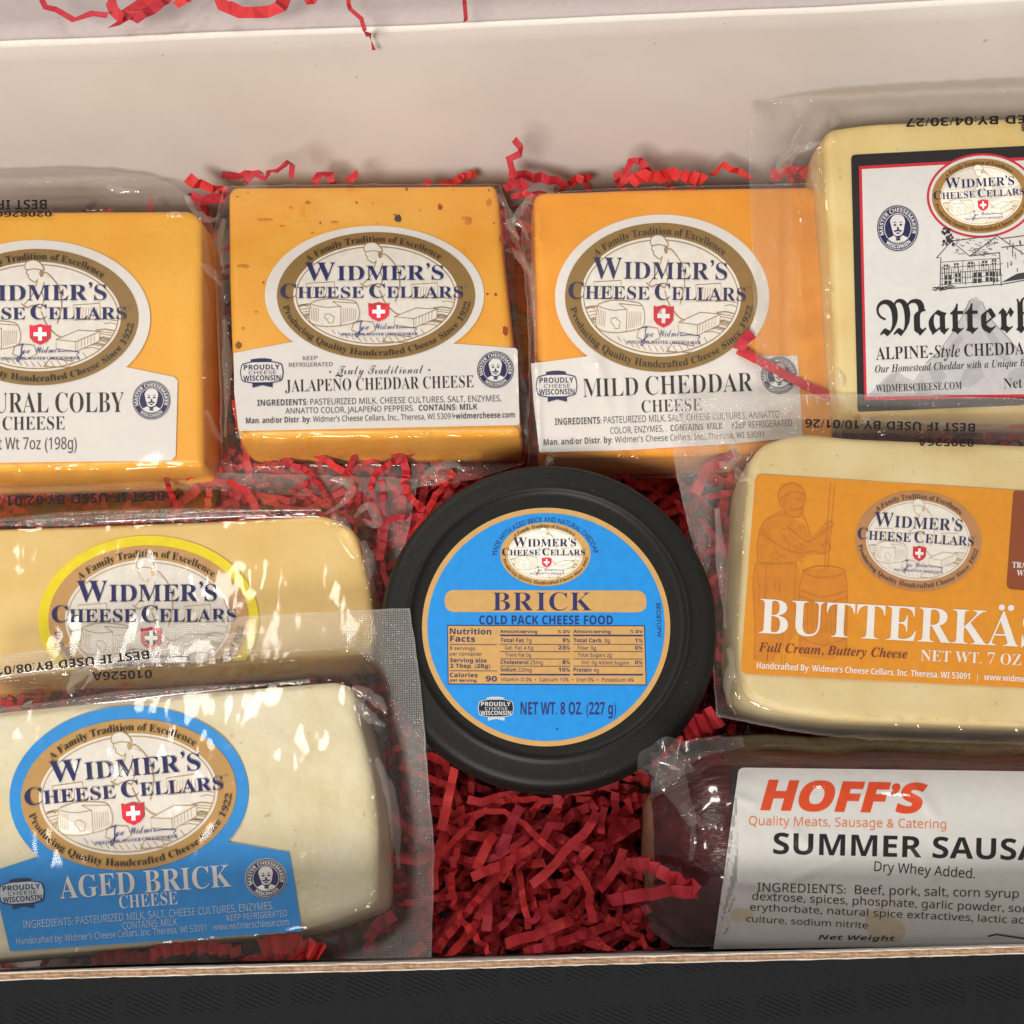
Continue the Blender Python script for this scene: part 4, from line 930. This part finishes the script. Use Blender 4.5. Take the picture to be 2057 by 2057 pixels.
for a, b, p, y in (('Total Fat', '7g', '9%', 1045), (None, 'Sat. Fat 4.5g', '23%', 1085), (None, 'Trans Fat 0g', None, 1123), ('Cholesterol', '25mg', '8%', 1164), ('Sodium', '220mg', '10%', 1204)):
    if a: sh.text([(a, 'sB', 1), (' ', '', .4), (b, 's', 1)], None, (712, y), (712 + 15.2 * (len(a) + len(b)), y + 2), 20, TN, 4)
    else: tt(b, 735, y, 735 + 11.8 * len(b), 19)
    if p: tt(p, 1087 - 21 * len(p), y, 1087, 20, 'sB')
for a, b, p, y in (('Total Carb.', '3g', '1%', 1046), (None, 'Fiber 0g', '0%', 1086), (None, 'Total Sugars 2g', None, 1124), (None, 'Incl. 0g Added Sugars', '0%', 1165), ('Protein', '4g', None, 1205)):
    if a: sh.text([(a, 'sB', 1), (' ', '', .4), (b, 's', 1)], None, (1105, y), (1105 + 15.2 * (len(a) + len(b)), y + 2), 20, TN, 4)
    else: tt(b, 1148 if 'Incl' in b else 1128, y, (1148 if 'Incl' in b else 1128) + 12.2 * len(b), 19)
    if p: tt(p, 1478 - 21 * len(p), y, 1478, 20, 'sB')
tt('Vitamin D 0%  •  Calcium 10%  •  Iron 0%  •  Potassium 4%', 714, 1257, 1430, 19)
def rule(x0, x1, y, w): sh.poly([(x0, y), (x1, y + 1), (x1, y + w + 1), (x0, y + w)], TN, 4)
for x0, x1 in ((710, 1087), (1103, 1480)):
    rule(x0, x1, 1006, 8); rule(x0, x1, 1217, 8)
    for y in (1056, 1095, 1135, 1174): rule(x0, x1, y, 3)
rule(438, 692, 1057, 3); rule(438, 692, 1199, 3)
sh.text('NET WT. 8 OZ. (227 g)', 'sB', (820, 1436), (1335, 1436), 66, TN, 2)
sh.text('BKO8TOPW', 'g', (1550, 838), (1556, 1020), 24, TN, 2); sh.poly([(1010, 1518), (1017, 1505), (1024, 1518)], TN, 2)
lb = sh.build('label', bpy.data.objects['lid'])
e = Sheet(sl, .0002); emblem(e, 740 + 954 * t_, 900 + 573 * t_, 243 * t_, 172 * t_, 0, LT, ink('C9B48A', .5)); e.build('emblem', bpy.data.objects['lid'])
e = Sheet(sl, .0002); ribbon_badge(e, 740 + 687 * t_, 900 + 1402 * t_, 192 * t_, 0, ink('B9C6D2', .5), BLACK, ink('C9D2DA', .5)); e.build('ribbon_badge', bpy.data.objects['lid'])

# ================================================================== SAUSAGE
SR = .0264; SZ = .049
def axis_y(px, py):
    """y of an axis at height SZ whose cylinder just grazes the ray through this point of the outline"""
    lo, hi = -.15, .1
    for _ in range(50):
        mid = (lo + hi) / 2; d = ray(px, py); n2 = Vector((0, d.z, -d.y)).normalized(); g = (Vector((0, mid, SZ)) - CP).dot(n2)
        # distance of the axis from the plane through the eye that contains the axis direction
        if abs(g) > SR: (lo, hi) = (mid, hi) if mid < (CP + d * ((SZ - CP.z) / d.z)).y - 0 else (lo, mid)
        else: (lo, hi) = (lo, mid)
    return (lo + hi) / 2
def sx_at(px, py): d = ray(px, py); return (CP + d * ((SZ - CP.z) / d.z)).x
ya, yb2 = axis_y(1494, 1506), axis_y(2057, 1513)
xa, xb = sx_at(1494, 1690), sx_at(2057, 1710)
ax = Vector((xb - xa, yb2 - ya, 0)).normalized(); A0 = Vector((xa, ya, SZ))
xl = sx_at(1300, 1670); tl = (xl - xa) / ax.x
sau = empty('summer_sausage', A0 + ax * tl - Vector((0, 0, SR)), 'dark red sausage in clear film with white label reading SUMMER SAUSAGE', 'sausage')
side = Vector((-ax.y, ax.x, 0)); up = Vector((0, 0, 1))
def tube(name, prof, mat, parent, n=72, bumpf=None, caps=False, mi=None):
    V, Fc = [], []
    for t, r in prof:
        for k in range(n):
            a = 2 * pi * k / n; rr = r + (bumpf(t, a) if bumpf else 0); v = A0 + ax * t + side * (cos(a) * rr) + up * (sin(a) * rr); v.y = max(v.y, wall_in(v.x) + .0014); V.append(v)
    for j in range(len(prof) - 1):
        for k in range(n): Fc.append((j * n + k, j * n + (k + 1) % n, (j + 1) * n + (k + 1) % n, (j + 1) * n + k))
    if caps: Fc.append(tuple(range(n))[::-1])
    return mesh_obj(name, V, Fc, mat, parent, smooth=True)
N = NT('sausage_casing'); mpp = N.n('ShaderNodeMapping'); tc = N.n('ShaderNodeTexCoord'); N.l(tc.outputs['Object'], mpp.inputs[0]); mpp.inputs['Scale'].default_value = (1, 7, 7)
n1 = N.noise(60, 4, .6, mpp.outputs[0]); n2 = N.noise(120, 3)
N.l(N.ramp(n2.outputs['Fac'], [(.3, lin('390F13')), (.7, lin('571A1E'))]), N.p.inputs['Base Color'])
N.p.inputs['Roughness'].default_value = .26; N.bump(n1.outputs['Fac'], .7, .0011)
CAS = N.m
pr = [(tl + f * .020, SR * (.60 + .40 * math.sin(f * pi / 2) ** .8)) for f in [i / 10 for i in range(11)]] + [(tl + .020 + i * .01, SR) for i in range(1, 20)]
tube('casing', pr, CAS, sau, bumpf=lambda t, a: .0006 * noise.noise(Vector((cos(a) * 3, sin(a) * 3, t * 40))) + .0007 * max(0, 1 - (t - tl) / .03) * noise.noise(Vector((cos(a) * 14, sin(a) * 14, t * 20))))
MEAT = plain('cut_meat_end', '8E6048', .6, .3, 260, .25, .5, .0012)
tube('cut_end', [(tl - .0010, .0008), (tl - .0012, SR * .35), (tl - .0005, SR * .50), (tl + .0012, SR * .57)], MEAT, sau, 48)
LAYS = 0
tb = Tube(A0, ax, SR, lambda px, py: sum(hh_ * math.exp(-(seg_dist(Vector((px, py)), Vector(a), Vector(b))[0] / w) ** 2) for a, b, hh_, w in SCR))
SCR = [((1485, 1772), (1550, 1778), .0006, 11), ((1590, 1768), (1690, 1722), .0005, 12), ((1690, 1722), (1760, 1716), .0004, 11), ((1830, 1570), (1880, 1640), .0004, 11), ((1760, 1556), (1735, 1600), .0004, 10), ((1590, 1668), (1630, 1700), .0004, 11), ((1838, 1700), (1880, 1760), .0004, 11), ((1700, 1560), (1690, 1590), .0003, 10), ((1486, 1604), (1510, 1612), .0004, 9), ((1620, 1660), (1600, 1690), .0003, 10), ((1560, 1790), (1760, 1830), .0003, 16)]
h_ = .4229; C5b = frame(1240, 1450, h_, h_)
sh = Sheet(tb, .0015, 4.5); sh.T = C5b
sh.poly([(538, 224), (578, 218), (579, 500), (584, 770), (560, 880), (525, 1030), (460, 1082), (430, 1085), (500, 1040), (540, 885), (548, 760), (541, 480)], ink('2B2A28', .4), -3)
sh.poly(round_poly([(572, 217), (2300, 240), (2300, 1058), (455, 1080), (520, 1030), (556, 880), (580, 770), (574, 500)], [36, 4, 4, 4, 30, 40, 30, 60]), PAPERG, 1)
STN = ink('DDD3BA', .5)
sh.poly(catmull([(548, 890), (600, 885), (640, 905), (630, 940), (560, 950), (540, 920), (548, 890)], 4)[:-1], STN, 1.5)
sh.poly(catmull([(1180, 905), (1260, 890), (1330, 940), (1370, 980), (1340, 1040), (1250, 1040), (1190, 1000), (1180, 905)], 4)[:-1], STN, 1.5)
sh.text("HOFF’S", 'sB', (680, 414), (1440, 430), 134, HRED, 2, .03, .26)
sh.text('Quality Meats, Sausage & Catering', 's', (625, 490), (1562, 507), 42, HORANGE, 2)
sh.text('SUMMER SAUSAGE', 'sB', (740, 627), (2210, 664), 100, BLACK, 2)
sh.text('Dry Whey Added.', 's', (1220, 708), (1698, 744), 46, BLACK, 2)
sh.text('INGREDIENTS:  Beef, pork, salt, corn syrup solids,', 's', (665, 806), (2110, 842), 42, BLACK, 2)
sh.text('dextrose, spices, phosphate, garlic powder, sodium', 's', (640, 846), (2060, 912), 38, BLACK, 2)
sh.text('erythorbate, natural spice extractives, lactic acid starter', 's', (630, 896), (2190, 972), 34, BLACK, 2)
sh.text('culture, sodium nitrite', 's', (612, 950), (1190, 982), 30, BLACK, 2)
sh.text('Net Weight', 'sBI', (955, 1034), (1320, 1040), 22, BLACK, 2)
sh.stroke([(1760, 1020), (1800, 1010), (1932, 1030)], 8, BLACK, 2)
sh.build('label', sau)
FMS = film_mat('sausage_shrink_film', .0, .05, .45, 60, .08, 0)
def film_bump(t, a):
    back = max(0, cos(a - .35)) ** 6
    e_ = max(0, 1 - (t - tl) / .026)
    return .0032 + .0011 * back + .0007 * noise.noise(Vector((cos(a) * 2, sin(a) * 2, t * 70))) + .0012 * e_ * noise.noise(Vector((cos(a) * 7, sin(a) * 7, t * 30)))
prf = [(tl - .003 + f * .023, SR * (.56 + .44 * math.sin(f * pi / 2) ** .8)) for f in [i / 12 for i in range(13)]] + [(tl + .020 + i * .006, SR) for i in range(1, 32)]
fm = tube('film_wrapper', prf, FMS, sau, 96, film_bump)
a_ = fm.data.attributes.new('weld', 'FLOAT', 'POINT'); ul = fm.data.uv_layers.new(name='UVMap')
for lp in fm.data.loops:
    k = lp.vertex_index; ul.data[lp.index].uv = (k // 96 * .005, (k % 96) * .002)
# gathered tuft of film with its drawn folds
TUFT = film_mat('gathered_film', .05, 0, 1.0, 120, .12)
tuftc = at_z(1240 + 225 * h_, 1450 + 185 * h_, .062)
V, Fc, UVs = [], [], []
def ribbon(pts, w0, w1, sd):
    P = catmull([Vector(p) for p in pts], 8); b = len(V); n = len(P)
    for i, p in enumerate(P):
        f = i / (n - 1); w = lerp(w0, w1, f) * (1 + .35 * noise.noise(Vector((f * 5, sd, 1)))); t = (P[min(i + 1, n - 1)] - P[max(i - 1, 0)]).normalized(); q = t.cross(Vector((0, .3, 1))).normalized()
        for s in (-1, -.4, .2, 1): V.append(p + q * w * s + Vector((0, 0, .0012 * noise.noise(Vector((f * 7, s * 2, sd)))))); UVs.append((f * .02, s * .003 + sd))
    for i in range(n - 1):
        for k in range(3): Fc.append((b + i * 4 + k, b + i * 4 + k + 1, b + i * 4 + k + 5, b + i * 4 + k + 4))
def tp(x, y, z): return at_z(1240 + x * h_, 1450 + y * h_, z + .009)
ribbon([tp(290, 150, .068), tp(225, 145, .067), tp(165, 190, .064), tp(150, 250, .060)], .0045, .0030, 1)
ribbon([tp(600, 98, .0695), tp(440, 112, .0695), tp(320, 150, .069), tp(230, 200, .066), tp(170, 230, .063)], .0015, .005, 2)
ribbon([tp(360, 490, .0705), tp(320, 400, .0705), tp(270, 300, .070), tp(235, 220, .067), tp(200, 180, .064)], .0012, .0055, 3)
ribbon([tp(160, 360, .064), tp(190, 310, .067), tp(235, 250, .067), tp(260, 190, .067)], .0006, .004, 4)
ribbon([tp(350, 660, .069), tp(362, 560, .0705), tp(352, 470, .0705), tp(310, 390, .070)], .0006, .001, 5)
ribbon([tp(470, 500, .0705), tp(400, 480, .0705), tp(350, 440, .0705)], .0005, .0014, 6)
ribbon([tp(330, 175, .070), tp(290, 210, .069), tp(210, 230, .066), tp(160, 260, .062)], .003, .004, 7)
mesh_obj('gathered_film', V, Fc, TUFT, sau, smooth=True, uvs=UVs, attr=[0.0] * len(V))

# ================================================================== RED CRINKLE PAPER
N = NT('red_crinkle_paper'); n1 = N.noise(260, 3)
N.l(N.ramp(n1.outputs['Fac'], [(.3, lin('AE2A33')), (.7, lin('C23740'))]), N.p.inputs['Base Color'])
oi = N.n('ShaderNodeObjectInfo'); hs = N.n('ShaderNodeHueSaturation'); src = N.p.inputs['Base Color'].links[0].from_socket
N.l(src, hs.inputs['Color']); N.l(N.math('MULTIPLY_ADD', oi.outputs['Random'], .45, .9), hs.inputs['Value']); N.l(N.math('MULTIPLY_ADD', oi.outputs['Random'], .008, .497), hs.inputs['Hue']); N.l(hs.outputs[0], N.p.inputs['Base Color'])
N.p.inputs['Roughness'].default_value = .6; N.p.inputs['Specular IOR Level'].default_value = .3; n2 = N.noise(1500, 2); N.bump(n2.outputs['Fac'], .3, .0003)
REDP = N.m
def crinkle(P, w, pitch, amp, tw=0.0, rnd=random, nrm=None, jit=.25):
    """accordion-folded paper strip along world points: returns vertices and faces"""
    P = catmull(P, 10); L = [0]
    for i in range(len(P) - 1): L.append(L[-1] + (P[i + 1] - P[i]).length)
    n = max(2, int(L[-1] / pitch)); V, Fc = [], []; j = 0
    ph = rnd.uniform(0, 6)
    for i in range(n + 1):
        t = L[-1] * min(1, max(0, (i + (rnd.uniform(-jit, jit) if 0 < i < n else 0)) / n))
        while j < len(L) - 2 and L[j + 1] < t: j += 1
        f = (t - L[j]) / max(1e-9, L[j + 1] - L[j]); p = P[j].lerp(P[j + 1], f); d = (P[j + 1] - P[j]).normalized()
        u = nrm or Vector((0, -.25, 1))
        q = d.cross(u); q = q.normalized() if q.length > 1e-4 else Vector((1, 0, 0))
        a = tw * i / n * 1.0 + .25 * sin(ph + i); q = Matrix.Rotation(a, 3, d) @ q; nn = q.cross(d)
        off = nn * (amp * (1 if i % 2 else -1) * rnd.uniform(.6, 1.2)); sk = d * w * rnd.uniform(-.12, .12)
        V += [p + off - q * w / 2 - sk, p + off + q * w / 2 + sk]
    for i in range(n): Fc.append((2 * i, 2 * i + 1, 2 * i + 3, 2 * i + 2))
    return V, Fc
SG = 'strips of red crinkle paper'
def strip(P, w, label, pitch=.0032, amp=.0009, tw=0.0, seed=0, nrm=None):
    rnd = random.Random(seed); V, Fc = crinkle(P, w, pitch, amp, tw, rnd, nrm)
    V = [Vector((v.x, max(v.y, wall_in(v.x) + .0008), v.z)) if v.z < .11 and v.y < 0 else v for v in V]
    c = sum(V, Vector()) / len(V)
    me = bpy.data.meshes.new('paper_strip'); me.from_pydata([tuple(v - c) for v in V], [], Fc); me.materials.append(REDP)
    o = bpy.data.objects.new('paper_strip', me); COL.objects.link(o); o.location = c
    return tag(o, label, 'paper strip', SG)
def on_lid(px, py, h=.003):
    """point on the folded-back lid"""
    d = ray(px, py); a = Vector((0, YB + .003, .104)); n = Vector((0, .092, .25)).normalized(); a = a + n * h
    return CP + d * ((a - CP).dot(n) / d.dot(n))
def on_wall(px, py, h=.004): return at_y(px, py, YB - h)
k8 = 1 / 7000
lid_s = [([(78, -30), (84, 2), (92, 14), (125, 24), (150, 38), (200, 24), (214, 30)], 9, 'thin red paper strip trailing leftmost across the open lid', 40),
         ([(330, -25), (300, 0), (262, 24), (230, 58)], 24, 'broad red paper strip hanging over the fold of the lid', 34),
         ([(228, -20), (224, 10), (236, 30), (250, 40)], 16, 'short red paper strip under the broad strip on the lid', 18),
         ([(268, 40), (300, 22), (325, 6), (345, -14)], 14, 'curled red paper strip beside the broad strip on the lid', 22),
         ([(440, -20), (446, 10), (470, 18), (500, 28), (530, 22), (560, 18), (574, -12)], 19, 'looped zigzag red paper strip in the middle of the lid', 28),
         ([(352, 8), (372, 0), (385, -20)], 14, 'red paper scrap at the picture top left of the looped strip', 14),
         ([(612, -14), (622, 4), (640, -10)], 10, 'tiny red paper scrap on the lid right of the looped strip', 12),
         ([(930, -30), (933, 6), (935, 24), (936, 46)], 6, 'single narrow red paper strip pointing down the lid, rightmost there', 30)]
for i, (p, w, lab, pit) in enumerate(lid_s): strip([on_lid(x, y, .0075) for x, y in p], w * 1.4 * k8, lab, pit * k8, .0006, .3, 100 + i)
p = [(698, -20, 0), (704, 20, 0), (725, 36, 0), (734, 66, 0), (744, 72, 1), (752, 98, 1)]
strip([on_wall(x, y, .003) if f else on_lid(x, y, .006) for x, y, f in p], 9 * k8, 'thin red paper strip dangling over the white fold of the box', 30 * k8, .0005, .2, 120)
wall_s = [([(378, 358), (402, 372), (430, 376), (456, 388)], 28, 'zigzag red paper strip behind the gap left of the pepper cheese', 20),
          ([(384, 396), (420, 402), (452, 392)], 26, 'red paper strip below the zigzag strip left of the pepper cheese', 22),
          ([(488, 372), (510, 350), (535, 356), (546, 340), (570, 340), (583, 324), (590, 368)], 13, 'bent red paper strip standing behind the pepper cheese', 24),
          ([(625, 372), (655, 344), (666, 362), (676, 372)], 18, 'red paper strip leaning behind the middle of the pepper cheese', 20),
          ([(696, 370), (708, 352), (718, 350)], 18, 'short red paper end peeping over the pepper cheese', 18),
          ([(1036, 284), (1050, 304), (1022, 320), (1030, 342)], 15, 'tallest curled red paper strip rising against the back wall', 22),
          ([(1024, 346), (1060, 354), (1090, 358), (1116, 364), (1150, 374)], 24, 'zigzag red paper strip at the foot of the tallest curl', 20),
          ([(1252, 372), (1262, 332), (1282, 322), (1300, 340), (1306, 362)], 18, 'looped red paper strip behind the mild cheddar', 14),
          ([(1262, 368), (1290, 354), (1322, 355), (1352, 350), (1388, 356), (1424, 362)], 30, 'tightly pleated red paper strip along the mild cheddar back edge', 11),
          ([(1424, 354), (1450, 332), (1478, 344), (1504, 348), (1506, 364)], 16, 'red paper loop right of the tightly pleated strip', 26),
          ([(1548, 352), (1580, 346), (1600, 336), (1622, 350)], 28, 'red paper strip seen through film beside the farmhouse label packet', 18),
          ([(1010, 380), (1030, 372), (1046, 366), (1060, 372)], 18, 'dim red paper strip in the gap between the two orange blocks', 20),
          ([(1600, 362), (1630, 345), (1650, 330)], 24, 'red paper strip wedged under the film corner of the pale packet', 18)]
for i, (p, w, lab, pit) in enumerate(wall_s):
    hh_ = .012 + .004 * (i % 3); strip([on_wall(x, y, hh_) for x, y in p], w * k8, lab, pit * k8, .0011, .4, 140 + i, Vector((0, -.8, .6)))
mp_ = Plane(1370, 640, .050, 7)
strip([mp_.at(x, y, l) for x, y, l in ((1512, 668, .004), (1490, 690, .0045), (1484, 702, .004))], 26 * k8, 'bright red folded paper end lying on the mild cheddar oval', 34 * k8, .0003, 0, 160)
strip([mp_.at(x, y, l) for x, y, l in ((1484, 702, .0035), (1530, 728, .003), (1575, 752, .003), (1640, 784, .002), (1680, 800, .002))], 22 * k8, 'long red paper strip slanting under film across the mild cheddar label', 60 * k8, .0003, 0, 161)
strip([at_z(x, y, .044) for x, y in ((1398, 990), (1418, 944), (1450, 926), (1480, 914))], 24 * k8, 'red paper strip caught under film left of the butter cheese', 26 * k8, .0008, .4, 162)
# the pile in front of the tub, drawn by its clearest strips
q_ = t_
pile = [([(600, 130), (560, 210), (545, 300), (530, 380), (500, 500)], 52, .047), ([(640, 340), (750, 345), (870, 312), (972, 292)], 50, .045), ([(1080, 296), (1250, 292), (1350, 268), (1450, 275), (1560, 292)], 56, .045), ([(925, 380), (872, 480), (832, 600), (790, 720), (752, 800), (750, 900), (745, 1050)], 58, .050),
        ([(620, 370), (562, 470), (505, 560), (470, 640), (462, 760), (458, 820)], 58, .046), ([(795, 520), (735, 600), (690, 725)], 56, .049), ([(1345, 400), (1290, 500), (1222, 560), (1150, 640), (1080, 720), (990, 800)], 52, .050), ([(1012, 290), (1035, 350), (982, 415)], 44, .044), ([(1122, 325), (1134, 412)], 48, .047),
        ([(1305, 600), (1222, 680), (1255, 740), (1285, 800), (1300, 850)], 46, .052), ([(1480, 610), (1452, 690), (1402, 770), (1345, 830)], 50, .048), ([(1490, 720), (1540, 680), (1620, 692), (1720, 750), (1790, 780), (1880, 825)], 62, .058), ([(1878, 838), (1700, 836), (1500, 868), (1385, 884)], 58, .056), ([(1225, 980), (1105, 1025), (1000, 1070), (850, 1115)], 60, .040),
        ([(560, 655), (572, 735)], 36, .046), ([(535, 755), (552, 830), (590, 905)], 42, .043), ([(720, 800), (620, 920), (560, 1020), (470, 1160)], 56, .040), ([(1560, 440), (1485, 462), (1440, 500)], 52, .046), ([(1400, 330), (1365, 430), (1360, 530)], 42, .047), ([(935, 560), (880, 660), (820, 780)], 50, .045),
        ([(1160, 490), (1090, 470), (1040, 560), (1020, 640)], 52, .046), ([(1500, 340), (1530, 390), (1490, 420)], 40, .046), ([(650, 420), (660, 520), (620, 610)], 56, .043), ([(1230, 340), (1300, 340), (1330, 390)], 40, .049), ([(440, 350), (540, 350), (545, 440)], 46, .044), ([(920, 680), (1050, 685)], 52, .042), ([(480, 640), (600, 665), (680, 690)], 40, .041),
        ([(235, 965), (165, 1010), (115, 1080), (108, 1190)], 66, .052), ([(405, 1130), (335, 1175), (300, 1200)], 60, .050), ([(1340, 720), (1300, 690), (1200, 700)], 44, .045)]
plab = ['upright red strip left in the pile, nearest the pleated film edge', 'red strip lying level under the tub rim, left of centre', 'pleated red strip running level along the underside of the tub rim', 'longest red strip, falling down the middle of the pile', 'red strip slanting left along the edge of the blue-label packet film',
        'short bright red strip beside the longest strip', 'long wavy red strip slanting from the tub towards the lower left', 'red strip kinked below the tub centre', 'small flat red tab facing up under the tub', 'zigzag bright red strip at the right of the pile', 'red strip beside the zigzag one, stepping down to the left',
        'brightest pleated red strip lying on the end of the sausage', 'straight bright red strip forming the lower arm of the triangle at the sausage', 'dim red strip lying level low in the pile', 'tiny red tab left in the pile', 'thin red strip under the tiny tab left in the pile', 'dark red strip slanting into the shadowed corner of the pile', 'red strip bent beside the cut end of the sausage',
        'narrow red strip hanging right of the small flat tab', 'red strip tucked right behind the longest strip', 'arched red strip in the centre of the pile', 'short red strip by the film tuft of the sausage', 'curled dim red strip between the two left slanting strips', 'red strip end poking up below the tub rim, right of centre', 'red strip end leaving the film edge under the tub',
        'level red strip half buried in the middle of the pile', 'level dim red strip at the left of the pile', 'pleated red fan at the corner of the blue-label packet', 'red paper curl at the front edge beside the pleated fan', 'red strip end behind the zigzag one']
for i, (p, w, z) in enumerate(pile):
    rnd = random.Random(i); n = len(p)
    zs = {11: (.055, .064, .072, .078, .079, .079), 12: (.0795, .077, .068, .057)}.get(i, [z + .004 * sin(3 * j / n + i) for j in range(n)])
    strip([at_z(700 + x * q_, 1480 + y * q_, zs[j]) for j, (x, y) in enumerate(p)], w * q_ * k8 * (1.0 if i in (11, 12) else .9), plab[i], (12 if i in (27, 11) else 26) * k8 * 1.0, .0013 if i in (27, 11) else .0008, .25, 200 + i)
fan = [([(1372, 1476), (1396, 1462), (1420, 1450), (1444, 1436)], 46, .050, 'fan-pleated red strip between the tub and the butter cheese'), ([(1310, 1530), (1340, 1505), (1372, 1490)], 30, .050, 'pleated red strip above the film tuft of the sausage'),
       ([(300, 1918), (350, 1906), (420, 1904), (480, 1914)], 22, .066, 'pleated red strip just in front of the bottom of the blue label'), ([(180, 1936), (230, 1922), (300, 1924), (330, 1916)], 24, .062, 'red strip at the front edge below the blue label, left end'), ([(520, 1905), (580, 1895), (650, 1915)], 34, .066, 'red strip at the front edge right of the blue label'),
       ([(480, 1940), (560, 1925), (640, 1935)], 26, .064, 'red strip pressed against the front wall below the blue label')]
for i, (p, w, z, lab) in enumerate(fan): strip([at_z(x, y, z) for x, y in p], w * k8, lab, 10 * k8, .0013, .2, 300 + i)
# loose strips one can still tell apart in the gaps
def scatter(n, x0, x1, y0, y1, z0_, z1, label, seed, Lm=.030):
    rnd = random.Random(seed)
    for i in range(n):
        c = at_z(rnd.uniform(x0, x1), rnd.uniform(y0, y1), rnd.uniform(z0_, z1)); a = rnd.uniform(0, 2 * pi); L = rnd.uniform(Lm / 3, Lm); d = Vector((cos(a), sin(a), rnd.uniform(-.3, .3))); e_ = Vector((-sin(a), cos(a), 0)) * rnd.uniform(-.006, .006)
        n_ = Vector((-sin(a), cos(a), 0)); zz = lambda: Vector((0, 0, rnd.uniform(-.003, .004)))
        strip([c - d * L, c - d * L * .35 + n_ * rnd.uniform(-.35, .35) * L + zz(), c + d * L * .35 + n_ * rnd.uniform(-.35, .35) * L + zz(), c + d * L + n_ * rnd.uniform(-.5, .5) * L], rnd.uniform(.0016, .0027), label, rnd.uniform(.0014, .0030), rnd.uniform(.0005, .0013), rnd.uniform(-1.2, 1.2), seed * 100 + i)
scatter(110, 868, 1300, 1560, 1900, .024, .038, 'loose red crinkle strip in the pile between tub, sausage and front wall', 31)
scatter(30, 880, 1290, 1560, 1790, .039, .046, 'long curved red crinkle strip on top of the pile in front of the tub', 35, .036)
scatter(56, 420, 860, 960, 1050, .026, .033, 'loose red crinkle strip under film between tub and pepper cheese', 32)
scatter(14, 1380, 1470, 1100, 1460, .022, .040, 'loose red crinkle strip in the dark gap right of the tub', 33)
scatter(12, 380, 1660, 350, 400, .034, .042, 'loose red crinkle strip at the foot of the back wall', 34, .008)
# the bed of shredded paper that fills the box
rnd = random.Random(99); V, Fc = [], []
for i in range(2300):
    c = Vector((rnd.uniform(-.195, .195), rnd.uniform(-.122, YB - .006), rnd.uniform(.006, .024))); a = rnd.uniform(0, 2 * pi); L = rnd.uniform(.008, .026); d = Vector((cos(a), sin(a), rnd.uniform(-.35, .35))); e_ = Vector((-sin(a), cos(a), 0)) * rnd.uniform(-.006, .006)
    v, f = crinkle([c - d * L, c + e_, c + d * L], rnd.uniform(.0017, .0027), rnd.uniform(.0015, .0030), rnd.uniform(.0005, .0013), rnd.uniform(-1.5, 1.5), rnd)
    b = len(V); V += [Vector((p.x, min(max(p.y, wall_in(p.x) + .001), YB - .001), max(p.z, .004))) for p in v]; Fc += [tuple(k + b for k in g) for g in f]
tag(mesh_obj('shredded_paper', V, Fc, REDP), 'bed of red shredded crinkle paper filling the box beneath the cheeses', 'shredded paper', kind='stuff')
